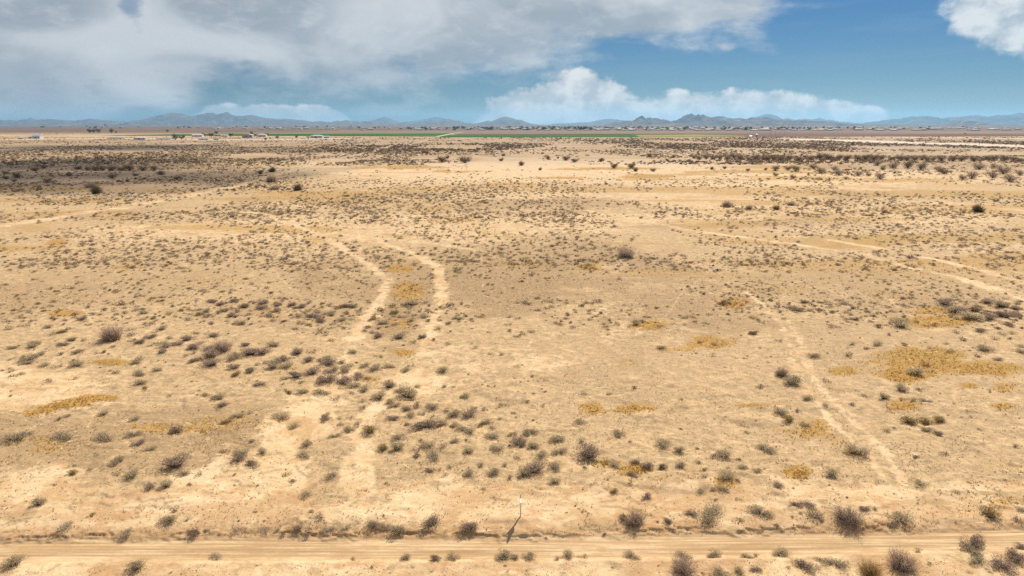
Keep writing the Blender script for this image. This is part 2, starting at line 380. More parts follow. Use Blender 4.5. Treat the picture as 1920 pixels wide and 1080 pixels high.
sand = np.maximum(sand, 0.6*sstep(low, 0.50, 0.66)*(QY > 250)*(1-.75*sstep(QY, 420, 560)))
edge = sstep(b, -0.35, 0.1)*(1-sstep(b+(fbm(GX*0.7, GY*0.7, 73, 3)-0.5)*1.2, 0.5, 1.5))*(0.45+0.55*fbm(GX*.3, GY*.3, 75, 3))   # reddish brown tint along the cut bank
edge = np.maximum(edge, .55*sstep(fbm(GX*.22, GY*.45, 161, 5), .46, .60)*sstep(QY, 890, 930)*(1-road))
streak = sstep(fbm(GX*0.012+3, GY*0.055, 131, 5), .55, .66)*.6*sstep(QY, 285, 300)*(1-sstep(QY, 480, 560)*.8)
grass = np.maximum(blobs(GRASS, 0.6, 0.8), streak)*(1-trk*0.8)*(1-road)
dark = np.maximum(blobs(DARK, 0.7, 0.8), .5*sstep(fbm(GX*.022+9, GY*.034, 141, 5), .48, .64)*(QY < 880))*(1-0.7*trk)
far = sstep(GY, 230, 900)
A1 = np.stack([sand, grass, dark, road], -1).reshape(-1, 4).astype(np.float32)
# pale mountains-ward soil, brown scrub floor, white gravel of the far road
gravel = np.zeros(GX.shape)
for pts, w, s in (([(1500,261),(1600,264),(1700,268),(1800,270),(1920,275),(2100,281)], 60, 1.0), ([(0,262),(120,260),(240,259),(340,261),(450,262),(640,260)], 60, .55), ([(1640,257),(1760,258),(1920,260)], 60, .6)):
    d = poly_dist(pts, GX, GY, 0.0)+(fbm(GX*0.02, GY*0.02, 91, 3)-0.5)*w*0.6
    gravel = np.maximum(gravel, s*(1-sstep(d, w*0.6, w*1.1)))
brown = sstep(-QY, -254, -246)*(1-gravel)
mauve = np.maximum(brown, 0.55*(1-sstep(np.abs(QY-286)/24.0, .4, 1.2))*(QX > 0)*(1-sstep(QX, 480, 1300)*0.2))
mauve = np.maximum(mauve, .75*sstep(QY, 255.5, 258)*(1-sstep(QY+(fbm(GX*.006, GY*.006, 151, 4)-.5)*40, 268, 300))*(1-gravel))
mauve = np.maximum(mauve, blobs([(120,325,330,38,.9),(1500,278,500,16,.6),(1760,310,250,8,.7)], .5, .4))
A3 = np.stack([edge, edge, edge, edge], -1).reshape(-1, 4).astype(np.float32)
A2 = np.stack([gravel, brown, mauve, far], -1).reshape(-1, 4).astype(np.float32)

gm = bpy.data.materials.new('desert_soil'); gm.use_nodes = True; q = NT(gm.node_tree); pb = q.n['Principled BSDF']
geo = q.new('ShaderNodeNewGeometry').outputs['Position']
a1 = q.new('ShaderNodeAttribute', attribute_name='mask_a'); a2 = q.new('ShaderNodeAttribute', attribute_name='mask_b')
s1 = q.new('ShaderNodeSeparateColor'); q.l.new(a1.outputs['Color'], s1.inputs[0])
s2 = q.new('ShaderNodeSeparateColor'); q.l.new(a2.outputs['Color'], s2.inputs[0])
Ms, Mg, Md = s1.outputs; Mr = a1.outputs['Alpha']; Mgr, Mb, Mm = s2.outputs; Mf = a2.outputs['Alpha']
vec = q.vm('MULTIPLY', geo, (1, 1, 0.3))
nA = q.noise(vec, 0.16, 6, 0.62); nB = q.noise(vec, 1.1, 6, 0.65, 0.4); nC = q.noise(vec, 5.5, 5, 0.7); nD = q.noise(q.vm('ADD', vec, (31, 7, 0)), 0.45, 5, 0.6, 0.6)
nL = q.noise(vec, 0.025, 5, 0.6)
crust = q.mix(q.ss(nB, 0.35, 0.68), (0.410, 0.286, 0.158), (0.604, 0.427, 0.235))
crust = q.mix(q.m('MULTIPLY', q.ss(nC, 0.50, 0.72), 0.55), crust, (0.268, 0.173, 0.091))
crust = q.mix(q.m('MULTIPLY', q.ss(nD, 0.52, 0.70), 0.55), crust, (0.752, 0.529, 0.288))
litter = q.mix(q.ss(nC, 0.38, 0.66), (0.250, 0.162, 0.083), (0.461, 0.308, 0.162))
df = q.ss(q.m('ADD', Md, q.m('MULTIPLY', q.m('SUBTRACT', nB, 0.5), 0.7)), 0.15, 0.75)
base = q.mix(q.m('MULTIPLY', df, 0.8), crust, litter)
sandc = q.mix(q.ss(nA, 0.35, 0.65), (0.632, 0.451, 0.252), (0.734, 0.551, 0.336))
sandc = q.mix(q.m('MULTIPLY', q.ss(nC, 0.56, 0.74), 0.35), sandc, (0.38, 0.25, 0.14))
sandc = q.mix(q.m('MULTIPLY', q.ss(nD, 0.54, 0.72), 0.35), sandc, (0.50, 0.325, 0.17))
sandc = q.mix(q.m('MULTIPLY', q.ss(q.noise(q.vm('ADD', vec, (3, 90, 0)), 0.30, 7, 0.68, 0.8), 0.46, 0.62), 0.8), sandc, (0.53, 0.335, 0.165))
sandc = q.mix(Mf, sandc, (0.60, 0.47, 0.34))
sf = q.ss(q.m('ADD', Ms, q.m('ADD', q.m('MULTIPLY', q.m('SUBTRACT', nB, 0.5), 1.1), q.m('MULTIPLY', q.m('SUBTRACT', nD, 0.5), 1.3))), 0.30, 0.74)
base = q.mix(sf, base, sandc)
roadv = q.noise(q.vm('MULTIPLY', geo, (0.05, 2.6, 0)), 1.6, 4, 0.6)
roadc = q.mix(q.ss(roadv, 0.38, 0.62), (0.42, 0.27, 0.135), (0.70, 0.52, 0.31))
roadc = q.mix(q.m('MULTIPLY', q.ss(q.noise(q.vm('MULTIPLY', geo, (0.3, 1.0, 0)), 1.2, 5, 0.65), 0.42, 0.62), 0.6), roadc, (0.44, 0.275, 0.14))
roadc = q.mix(q.m('MULTIPLY', q.ss(nD, 0.5, 0.7), 0.3), roadc, (0.58, 0.38, 0.21))
base = q.mix(Mr, base, roadc)
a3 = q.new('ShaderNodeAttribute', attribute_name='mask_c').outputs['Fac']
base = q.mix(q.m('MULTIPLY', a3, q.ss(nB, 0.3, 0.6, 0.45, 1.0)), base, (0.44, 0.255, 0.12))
goldc = q.mix(q.ss(nC, 0.36, 0.64), (0.27, 0.145, 0.035), (0.53, 0.305, 0.07))
goldc = q.mix(q.m('MULTIPLY', q.ss(nL, 0.45, 0.60), 0.35), goldc, q.mix(q.ss(nC, 0.38, 0.62), (0.22, 0.155, 0.05), (0.46, 0.32, 0.10)))
gf = q.ss(q.m('ADD', Mg, q.m('ADD', q.m('MULTIPLY', q.m('SUBTRACT', nB, 0.5), 1.3), q.m('MULTIPLY', q.m('SUBTRACT', nC, 0.5), 0.6))), 0.25, 0.85)
base = q.mix(q.m('MULTIPLY', gf, 0.9), base, goldc)
base = q.mix(q.m('MULTIPLY', Mm, 0.7), base, q.mix(q.ss(nL, .4, .6), (0.21, 0.148, 0.105), (0.36, 0.26, 0.18)))
base = q.mix(q.m('MULTIPLY', Mb, 0.85), base, q.mix(q.ss(q.noise(vec, 0.004, 5, 0.6), .4, .6), (0.085, 0.050, 0.042), (0.17, 0.11, 0.088)))
nE = q.noise(vec, 3.1, 9, 0.78)
fl = q.noise(q.vm('MULTIPLY', geo, (0.55, 1.4, 0)), 1.3, 6, 0.7, 0.8)
base = q.mix(q.m('MULTIPLY', q.m('MULTIPLY', q.ss(fl, 0.57, 0.65), q.m('SUBTRACT', 1.0, Mr)), q.m('SUBTRACT', 0.75, q.m('MULTIPLY', Mm, 0.5))), base, (0.70, 0.53, 0.33))
fd = q.noise(q.vm('MULTIPLY', geo, (0.8, 1.2, 0)), 2.3, 7, 0.72, 0.5)
base = q.mix(q.m('MULTIPLY', q.m('MULTIPLY', q.ss(fd, 0.57, 0.68), q.m('SUBTRACT', 1.0, Mr)), q.m('SUBTRACT', 0.6, q.m('MULTIPLY', sf, 0.35))), base, (0.27, 0.175, 0.10))
base = q.vm('SCALE', base, q.m('ADD', 1.0, q.m('MULTIPLY', q.m('SUBTRACT', nE, 0.5), q.m('SUBTRACT', 1.25, q.m('MULTIPLY', q.m('MAXIMUM', Mr, q.m('MULTIPLY', sf, .6)), 0.7)))))
base = q.mix(Mgr, base, (0.62, 0.52, 0.42))
q.put(pb.inputs['Base Color'], base); pb.inputs['Roughness'].default_value = 0.95; pb.inputs['Specular IOR Level'].default_value = 0.15
bp = q.new('ShaderNodeBump'); bp.inputs['Strength'].default_value = 0.9; bp.inputs['Distance'].default_value = 0.10
hh = q.m('ADD', q.m('MULTIPLY', nB, 0.9), q.m('MULTIPLY', nC, 0.55))
hh = q.m('MULTIPLY', hh, q.m('SUBTRACT', 1.0, q.m('MULTIPLY', q.m('MAXIMUM', Mr, q.m('MULTIPLY', sf, 0.55)), 0.85)))
hh = q.m('MULTIPLY', hh, q.m('SUBTRACT', 1.0, Mf))
q.put(bp.inputs['Height'], hh); q.l.new(bp.outputs[0], pb.inputs['Normal'])

idx = np.arange(ny*nx).reshape(ny, nx)
F = np.stack([idx[1:, :-1], idx[1:, 1:], idx[:-1, 1:], idx[:-1, :-1]], -1).reshape(-1, 4)
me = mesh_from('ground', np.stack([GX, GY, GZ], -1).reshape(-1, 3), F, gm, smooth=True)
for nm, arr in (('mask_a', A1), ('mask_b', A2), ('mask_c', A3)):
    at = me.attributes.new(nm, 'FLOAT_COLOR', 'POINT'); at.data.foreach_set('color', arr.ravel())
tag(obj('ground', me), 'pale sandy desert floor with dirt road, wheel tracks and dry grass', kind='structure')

# sampled masks for scattering
def mask_lookup(arr, x, y):
    i = np.clip(np.searchsorted(ym, y), 0, ny-1); j = np.clip(np.searchsorted(xm, x), 0, nx-1); return arr[i, j]

# ------------------------------------------------------------------ farm fields
def sheet(name, pts, mat, z, label):
    a = np.array(pts, float); X, Y = ground_at(a[:, 0], a[:, 1])
    mb = MB(); mb.poly([(x, y, z+0.7) for x, y in zip(X, Y)][::-1])
    mb.v = [(v_[0], v_[1], v_[2]-0.3-(v_[0]**2+v_[1]**2)/(2*RE)) for v_ in mb.v]
    o = mb.build(name, mat)
    return tag(o, label, kind='structure')
def field_mat(name, c1, c2, sc):
    m = bpy.data.materials.new(name); m.use_nodes = True; k = NT(m.node_tree); b_ = k.n['Principled BSDF']
    g_ = k.new('ShaderNodeNewGeometry').outputs['Position']
    n_ = k.noise(k.vm('MULTIPLY', g_, (0.25, 1, 0)), sc, 5, 0.6)
    k.put(b_.inputs['Base Color'], k.mix(k.ss(n_, 0.35, 0.65), c1, c2)); b_.inputs['Roughness'].default_value = 1.0; b_.inputs['Specular IOR Level'].default_value = 0.1
    return m
m_green = field_mat('green_crop', (0.008, 0.095, 0.012), (0.03, 0.15, 0.02), 0.012)
m_lime = field_mat('pale_crop', (0.20, 0.24, 0.05), (0.30, 0.31, 0.08), 0.01)
m_olive = field_mat('thin_crop', (0.17, 0.18, 0.08), (0.24, 0.22, 0.11), 0.01)
m_plough = field_mat('ploughed_soil', (0.12, 0.068, 0.056), (0.19, 0.115, 0.094), 0.006)
m_fallow = field_mat('fallow_soil', (0.20, 0.13, 0.11), (0.29, 0.20, 0.16), 0.006)
sheet('ploughed_field', [(560,250.4),(640,244.8),(1300,245.2),(1980,246),(1980,250.2),(1280,249.6),(1150,250)], m_fallow, .10, 'pale brown fallow field in front of the distant town')
sheet('ploughed_field', [(860,251.4),(1280,250.6),(1980,251.2),(1980,255.4),(1400,256.6),(1290,252.4),(850,253)], m_plough, .15, 'dark maroon ploughed field beyond the bright green crop')
sheet('green_field', [(190,254.2),(330,252),(600,251.2),(858,250.2),(818,256),(640,255.4),(330,254.6)], m_green, .2, 'long bright green crop field behind the farm buildings on the left')
sheet('green_field', [(400,249.8),(700,249),(866,248.7),(856,250.2),(600,251.2),(380,251.4)], m_olive, .2, 'thin olive green field along the far edge of the left crop')
sheet('green_field', [(838,253.2),(1190,253.0),(1200,257.2),(816,257.4)], m_green, .2, 'bright green crop field right of the pale diagonal farm road')
sheet('pale_green_field', [(1190,253.0),(1300,252.6),(1400,255.2),(1390,256.6),(1200,257.2)], m_lime, .2, 'yellow green crop strip at the right end of the green fields')
sheet('green_field', [(1080,246.6),(1230,246.4),(1200,248.0),(1050,248.0)], m_olive, .2, 'narrow olive field just in front of the distant town')
sheet('farm_road', [(812,257.2),(822,257.2),(852,250.6),(870,248.2),(864,248.2),(846,250.6)], field_mat('farm_road_dust', (.5,.42,.34), (.6,.5,.4), .02), .3, 'pale diagonal farm road between two green fields')

# ------------------------------------------------------------------ mountains
def mount_mat(name, c1, c2, c3):
    m = bpy.data.materials.new(name); m.use_nodes = True; k = NT(m.node_tree); b_ = k.n['Principled BSDF']
    g_ = k.new('ShaderNodeNewGeometry').outputs['Position']
    n_ = k.noise(g_, 0.0012, 7, 0.62, 0.3); n2 = k.noise(k.vm('MULTIPLY', g_, (1, 1, 3)), 0.004, 6, 0.6)
    cc = k.mix(k.ss(n_, 0.38, 0.62), c1, c2); cc = k.mix(k.ss(n2, 0.5, 0.68), cc, c3)
    k.put(b_.inputs['Base Color'], cc); b_.inputs['Roughness'].default_value = 1.0; b_.inputs['Specular IOR Level'].default_value = 0.0
    return m
MM = mount_mat('mountain_rock', (0.09, 0.065, 0.055), (0.15, 0.11, 0.09), (0.24, 0.18, 0.14))
MM2 = mount_mat('near_mountain_rock', (0.08, 0.05, 0.045), (0.19, 0.13, 0.10), (0.32, 0.23, 0.17))
def ridge(name, prof, D, label, deep=3200.0, seed=1, step=1.2, mat=None, rough=1.0):
    a = np.array(prof, float); xs = np.arange(a[0, 0], a[-1, 0]+.01, step); ys = np.interp(xs, a[:, 0], a[:, 1])
    u = (xs-960)/FPX; v = (540-ys)/FPX; dy = cosP+sinP*v; dz = -sinP+cosP*v
    X0 = u*D/dy; hc = H+dz*D/dy                       # crest height above the plain at distance D
    zb = -(X0*X0+D*D)/(2*RE); hc = np.maximum(hc-zb, 0.0)
    hc = hc+(fbm(xs*0.35, xs*0+seed, seed+3, 3)-0.5)*hc*0.10*rough
    rows = np.linspace(-1.0, 1.0, 45)
    V = np.zeros((len(rows), len(xs), 3))
    for i, r_ in enumerate(rows):
        Y = D+r_*deep
        X = X0*(1+0.0*r_)
        n1 = fbm(X*0.0016+7, Y*0.0016+seed, seed+11, 5); rid = 1-np.abs(2*fbm(X*0.0026, np.full_like(X, Y)*0.0010, seed+17, 4)-1)
        prof_ = np.clip(1-abs(r_), 0, 1)
        fall = prof_**(1.1)*(1+0.0*X)
        z = hc*(fall*(0.55+0.45*prof_) + (1-prof_)*prof_*(1.5*(rid-0.72)+0.9*(n1-0.5))*2.5)
        V[i, :, 0] = X+(n1-0.5)*300*(1-prof_); V[i, :, 1] = Y+(n1-.5)*400*(1-prof_); V[i, :, 2] = np.maximum(z, -2)-1.5*(prof_ < .01)-(X*X+Y*Y)/(2*RE)
    ii = np.arange(V.shape[0]*V.shape[1]).reshape(V.shape[:2])
    F_ = np.stack([ii[:-1, :-1], ii[:-1, 1:], ii[1:, 1:], ii[1:, :-1]], -1).reshape(-1, 4)
    o = obj(name, mesh_from(name, V.reshape(-1, 3), F_, mat or MM, smooth=False))
    return tag(o, label, kind='structure')
ridge('mountain', [(560,236),(590,232),(680,231),(690,230),(705,224.5),(713,221.5),(720,218.5),(728,221),(735,223.5),(745,229),(755,230),(770,227.5),(790,224.5),(805,222),(815,219.3),(822,220),(835,222.5),(850,226),(875,231),(900,236)], 31000, 'pale blue far peaks left of centre on the horizon', seed=2)
ridge('mountain', [(1015,236),(1043,231.5),(1068,231),(1087,229.5),(1102,229.5),(1117,226.5),(1130,223.8),(1145,222.8),(1160,224.5),(1180,227),(1220,232),(1260,236)], 31000, 'pale far ridge left of the pinnacle mountain', seed=3)
ridge('mountain', [(1390,236),(1410,222),(1420,219.5),(1430,216),(1437,214),(1441,213.8),(1448,216),(1458,222),(1466,225),(1477,224),(1483,222.8),(1490,225),(1500,223.5),(1510,222.2),(1517,223.8),(1523,225),(1530,223),(1537,221),(1547,224.6),(1555,227),(1568,229),(1580,227.5),(1592,230),(1625,232),(1660,236)], 31000, 'pale blue far peaks showing behind the long brown range', seed=4)
ridge('mountain', [(-260,236),(-120,224),(-60,229),(0,224),(5,227),(18,224.5),(33,227),(44,227),(50,224),(57,220.8),(62,223),(67,224.5),(80,225),(92,223),(108,224.6),(132,228.6),(150,226.8),(168,222.8),(183,225),(205,225.8),(222,227.8),(247,227),(265,225),(283,226.6),(297,226)], 25000, 'low blue range along the left horizon with one small cone', seed=5)
ridge('mountain', [(288,236),(297,226),(300,224),(302,222),(308,219),(315,216.5),(320,214),(325,210.6),(328,212),(332,212.2),(337,213),(342,213.6),(348,217),(355,220),(363,220),(368,218),(375,215.6),(387,212.4),(394,211.6),(397,210.6),(403,213.8),(412,213.8),(419,212),(425,210.4),(433,215),(443,217.4),(457,217),(470,216),(480,217.3),(488,219),(500,221.8),(515,222.4),(537,223),(553,224),(570,226),(590,229),(602,226.6),(610,229),(620,229),(633,226),(640,227.5),(650,225),(660,227.5),(667,226),(673,229),(680,227),(690,228),(703,226),(713,230),(730,233),(760,236)], 25000, 'tallest blue range on the left with twin jagged summits', seed=6)
ridge('mountain', [(725,236),(748,231),(763,228),(773,231),(790,230),(810,227),(823,229),(832,228),(837,225.5),(841,222.8),(852,226),(860,226.3),(873,230),(887,232),(900,230),(915,226),(922,227.5),(932,223),(940,220),(948,218.8),(957,220),(962,222),(968,224),(977,225),(983,227.5),(993,231),(1002,233),(1030,234.8),(1060,236)], 24000, 'rounded blue mountain at centre with a low sharp cone beside it', seed=7)
ridge('mountain', [(1620,236),(1648,229.5),(1657,225),(1667,225),(1673,227),(1682,225),(1687,226),(1693,222.5),(1703,219.5),(1712,218.5),(1720,220),(1728,217.5),(1743,217),(1752,220),(1760,224),(1770,223),(1780,226),(1792,224.5),(1805,219.5),(1817,216),(1833,216),(1843,218),(1852,220),(1862,217.5),(1877,215),(1887,216),(1898,215),(1905,213),(1912,211),(1920,211.5),(1960,212),(2010,217),(2080,216),(2150,226),(2240,236)], 25000, 'blue range on the right with broad domed summits', seed=8)
ridge('mountain', [(1130,235.6),(1143,232.5),(1150,230.5),(1157,228.3),(1167,227.6),(1180,226),(1190,227),(1195,223),(1198,222),(1200,221),(1202,217.4),(1202.8,216.4),(1204,218.6),(1206,220.6),(1210,222.5),(1217,224),(1222,222),(1227,221),(1233,221.5),(1240,226),(1248,229),(1257,230),(1263,226),(1272,225),(1276,221.8),(1280,221),(1287,220),(1291,216.5),(1295,212.6),(1300,213.8),(1304,216),(1307,217.3),(1310,214),(1313,215.8),(1319,214.6),(1325,218.3),(1335,221),(1342,218.4),(1355,217.8),(1362,221),(1375,222.4),(1387,221),(1397,224),(1410,219.4),(1422,221.4),(1437,219.2),(1447,222.4),(1455,226),(1465,222.8),(1473,223.4),(1485,227.4),(1498,225),(1513,225.3),(1527,227.4),(1540,230),(1555,232.2),(1580,233),(1600,232.6),(1640,233.5),(1700,236)], 16500, 'purple brown craggy range on the right with a sharp stone pinnacle', deep=2300, seed=9, step=0.8, mat=MM2)
ridge('hill', [(1770,236),(1785,233),(1792,231),(1800,227.4),(1805,226),(1810,226.2),(1815,227.4),(1820,230),(1825,232),(1850,234),(1900,236)], 15500, 'small dark mound in front of the right hand blue range', deep=1200, seed=10, mat=MM2)
# ------------------------------------------------------------------ plants: prototypes
# leaf colour, second leaf colour, twig colour (albedos)
KIND = {
 's': ((0.68,0.58,0.39), (0.52,0.43,0.28), (0.17,0.13,0.10)),
 'g': ((0.50,0.395,0.31), (0.36,0.275,0.21), (0.13,0.095,0.08)),
 'o': ((0.47,0.36,0.16), (0.36,0.27,0.12), (0.18,0.125,0.07)),
 'd': ((0.33,0.24,0.16), (0.24,0.17,0.115), (0.10,0.07,0.055)),
 'p': ((0.72,0.63,0.46), (0.60,0.51,0.37), (0.30,0.24,0.18)),
 'y': ((0.46,0.31,0.09), (0.36,0.24,0.07), (0.26,0.17,0.07)),
 'm': ((0.21,0.14,0.095), (0.15,0.10,0.07), (0.12,0.082,0.06)),
 'n': ((0.30,0.235,0.12), (0.24,0.19,0.10), (0.15,0.11,0.07)),
}
def leaf_quads(P, D, L, Wd, rng):
    """narrow diamond leaves at P along D"""
    n = len(P); D = D/np.linalg.norm(D, axis=1, keepdims=True)
    S = np.cross(D, rng.normal(size=(n, 3))); S /= np.linalg.norm(S, axis=1, keepdims=True)+1e-9
    L = L[:, None]; Wd = Wd[:, None]
    V = np.stack([P-D*L*0.5, P+S*Wd*0.5, P+D*L*0.5, P-S*Wd*0.5], 1).reshape(-1, 3)
    return V
def shrub_proto(seed, nleaf, ls, ntwig, hgt=0.52, nl=6, spread=0.27, kind='s', tw=0.016, wispy=0.35):
    rng = np.random.default_rng(seed)
    la = rng.uniform(0, 2*math.pi, nl); lr = spread*np.sqrt(rng.uniform(0.02, 1, nl))
    lc = np.stack([lr*np.cos(la), lr*np.sin(la)*0.9, rng.uniform(.10, .42, nl)*hgt], 1)
    lrad = rng.uniform(0.15, 0.27, nl)
    k = rng.integers(0, nl, nleaf)
    d = rng.normal(size=(nleaf, 3)); d[:, 2] = np.abs(d[:, 2])*0.9-0.15; d /= np.linalg.norm(d, axis=1, keepdims=True)
    rr = lrad[k]*(1.05-wispy*rng.uniform(0, 1, nleaf)**1.5*1.6+0.12*rng.normal(size=nleaf))
    P = lc[k]+d*rr[:, None]*np.array([1, 1, hgt*1.6]); P[:, 2] = np.maximum(P[:, 2], 0.01)
    out = P-np.array([0, 0, -0.02]); out[:, 2] += .12
    D = out/np.linalg.norm(out, axis=1, keepdims=True)+0.55*rng.normal(size=(nleaf, 3))
    Vl = leaf_quads(P, D, ls*rng.uniform(.9, 1.9, nleaf), ls*rng.uniform(.25, .5, nleaf), rng)
    c1, c2, c3 = [np.array(c_) for c_ in KIND[kind]]
    f = rng.uniform(0, 1, nleaf)[:, None]; cl = (c1*f+c2*(1-f))*rng.uniform(.8, 1.2, nleaf)[:, None]
    # twigs
    kt = rng.integers(0, nl, ntwig); dt = rng.normal(size=(ntwig, 3)); dt[:, 2] = np.abs(dt[:, 2])*1.0+.1; dt /= np.linalg.norm(dt, axis=1, keepdims=True)
    tip = lc[kt]+dt*lrad[kt][:, None]*rng.uniform(0.8, 1.25, ntwig)[:, None]*np.array([1, 1, hgt*1.6]); base = rng.normal(size=(ntwig, 3))*0.05+lc[kt]*0.35; base[:, 2] = 0
    td = tip-base; S = np.cross(td, rng.normal(size=(ntwig, 3))); S /= np.linalg.norm(S, axis=1, keepdims=True)
    Vt = np.stack([base-S*tw/2, base+S*tw/2, tip+S*tw*.15, tip-S*tw*.15], 1).reshape(-1, 3)
    ct = np.array(c3)[None]*rng.uniform(.7, 1.4, ntwig)[:, None]
    V = np.concatenate([Vl, Vt]); Cc = np.repeat(np.concatenate([cl, ct]), 4, axis=0)
    return V, Cc, nleaf

def quads(n): return np.arange(n*4).reshape(-1, 4)
# ------------------------------------------------------------------ where the shrubs stand (photo points: x, y of the foot, width)
D_A = """405,25,60,o;910,48,65,g;1000,25,30,g;660,72,50,g;790,82,30,g;150,148,55,g;235,172,45,g;190,205,65,s;75,230,60,s;360,225,80,s;385,278,60,g;460,268,80,o;520,240,60,s;565,145,40,g;620,168,70,g;670,208,50,s;1080,120,70,s;1100,155,40,g;870,130,40,o;1115,215,60,s;1225,195,30,g;1215,245,80,s;1165,262,40,g;545,322,70,g;475,360,75,g;635,320,40,g;1135,308,85,g;1215,350,60,g;1275,312,50,g;1160,345,40,g;1120,365,40,g;1260,370,100,s;1340,362,80,g;1400,330,90,g;1500,190,30,g;1580,200,50,g;1415,170,50,g;1430,125,50,g;1490,95,50,g;1550,110,70,g;1560,145,60,s;1590,38,80,g;1660,55,70,g;1750,30,70,g;1740,85,60,g;1830,75,90,g;1690,105,70,g;1635,125,50,g;1730,145,70,s;1790,110,60,g;1870,130,60,g;1910,40,60,g;1805,200,90,s;1465,275,50,g;1600,302,90,g;1560,260,30,g;1715,275,30,g;1520,345,60,s;1845,365,70,g;1460,395,110,g;1560,400,90,g;1450,425,50,g;1880,440,130,g;1590,460,150,g;1460,485,80,g;1750,470,120,s;1760,540,90,g;1590,525,130,g;1770,585,80,o;1880,565,90,g;1400,440,50,s;1215,420,80,g;990,330,60,g;1050,345,80,g;985,245,60,s;1000,285,60,g;850,370,60,s;215,470,110,s;290,440,90,s;170,450,60,s;200,495,90,s;80,460,50,g;95,380,70,s;250,375,110,s;280,350,70,s;465,425,50,g;570,415,80,s;620,400,40,g;740,415,40,g;780,410,50,g;815,420,35,g;330,510,70,s;435,515,60,s;560,475,60,g;580,515,90,s;1030,495,90,s;1060,460,60,s;20,540,50,g;90,545,50,g;110,590,60,g;165,575,60,g;1050,588,100,s;1180,555,80,s;880,560,50,g;830,548,35,g;375,635,60,g;555,612,50,g;1060,655,95,s;1085,688,60,o;1910,655,40,d;1635,765,110,s;1275,738,60,s;1665,815,80,g;1540,730,60,o;1880,860,60,s;1780,895,80,s;1710,935,80,o;505,885,50,g;435,915,60,o;780,875,90,s;1010,912,70,s;200,1030,80,s;480,1060,140,s;120,1085,140,s;790,1075,150,s;1010,1040,100,s;1330,1020,120,g"""
D_B = """270,60,70,g;390,45,60,s;345,75,70,g;300,80,50,g;160,60,70,g;50,45,90,g;40,85,90,g;150,108,90,g;90,135,70,s;200,20,50,g;610,75,70,d;690,72,90,g;500,45,50,g;500,75,50,o;460,110,60,g;565,130,80,s;675,115,50,d;705,135,40,g;640,170,80,s;430,150,110,g;330,148,60,g;480,180,80,g;135,175,50,g;295,228,60,g;405,200,40,d;575,220,40,g;505,262,70,s;850,30,50,d;925,90,60,d;885,130,50,s;790,122,60,s;885,158,60,o;955,190,75,s;1020,58,70,o;1155,50,110,s;1270,40,70,s;1380,70,60,o;1045,112,90,o;1080,135,40,g;1155,168,70,s;1270,140,80,s;1290,168,50,o;1200,202,40,g;1510,160,80,s;1465,60,60,g;835,222,60,g;925,222,50,g;820,245,30,g;885,255,40,g;985,215,40,g;1040,200,50,g;920,292,90,g;1080,300,90,g;1250,300,75,g;1330,318,50,g;1360,230,70,s;1175,330,50,o;1105,350,35,g;575,320,60,o;130,370,90,s;335,345,35,g;1445,350,65,s;725,410,75,s;1635,378,55,g;1895,145,50,s;1890,205,50,s;1900,255,50,s;1750,262,35,g;1680,145,60,o;1770,425,50,s;1845,430,50,s;55,430,130,g;320,425,110,g;415,412,60,g;270,455,45,g;400,475,80,g;185,480,110,g;130,535,110,s;225,525,100,s;20,505,50,g;80,495,60,g;480,475,60,g;545,505,130,g;640,490,70,g;700,515,70,g;755,480,35,d;820,515,80,s;895,540,100,s;1000,520,75,s;1165,510,50,s;1120,550,75,s;935,440,35,o;305,600,110,g;430,575,110,g;570,560,100,g;670,560,110,s;540,650,190,g;640,640,90,g;770,600,100,g;850,605,70,o;40,655,80,s;345,640,60,s;210,610,50,g;985,630,50,s;1000,672,95,g;1140,750,170,s;1080,700,80,g;1220,660,50,o;1405,670,55,s;1400,550,85,s;1575,745,80,s;235,708,75,o;345,712,100,s;500,730,110,s;645,685,60,s;740,670,100,s;810,700,90,s;725,730,60,g;595,765,65,s;380,770,55,s;795,780,55,g;920,760,120,s;1010,790,80,s;1035,815,80,s;800,830,60,g;1125,840,80,g;1160,890,85,s;1215,808,70,g;1240,870,45,d;1320,830,90,s;1440,850,60,s;1480,890,110,s;1590,895,120,g;1630,830,60,s;1715,840,55,g;1860,808,70,s;1820,905,50,s;1725,945,80,s;1025,910,80,g;1085,890,50,s;1270,990,190,g;1135,950,50,d;1325,880,40,s;1410,950,90,s;1490,970,80,g;1540,1005,90,s;1600,1030,100,s;1680,960,70,o;1770,1050,95,s;1780,980,60,g;190,915,130,s;280,975,95,s;520,915,90,g;540,870,50,s;630,900,55,s;700,900,50,g;640,955,60,s;700,990,90,s;760,950,70,g;595,1040,85,s;385,1078,60,s;870,1020,130,o;1060,1070,70,s;1115,1030,60,s;1235,1070,50,s;1900,1030,60,o"""
D_C = """95,40,60,s;280,32,70,s;405,40,45,s;365,20,30,s;640,30,70,g;845,55,35,s;140,88,35,s;200,95,45,s;240,112,30,g;45,160,55,s;520,65,60,g;475,108,40,g;405,155,45,s;585,165,45,g;690,195,45,s;370,208,70,o;460,225,60,s;720,235,50,s;155,262,60,s;120,250,30,g;85,275,50,d;40,295,55,d;390,275,40,s;720,270,40,s;930,205,75,s;980,180,50,d;1455,185,70,s;1580,45,80,d;1485,122,35,d;1870,185,60,s;1810,150,60,o;1810,270,80,d;1110,378,75,s;1510,345,60,g;1410,330,50,g;1500,435,65,s;150,590,45,s;255,615,35,s;95,725,40,s;248,698,40,s;545,720,60,s;910,690,60,d;730,720,60,s;15,865,40,d;510,945,95,s;120,1025,90,s;20,1030,60,s;800,1025,100,s;520,1075,70,s;335,1070,90,s;890,1075,35,d;1265,985,35,d;1860,680,60,d;60,1088,120,g;160,920,45,o"""
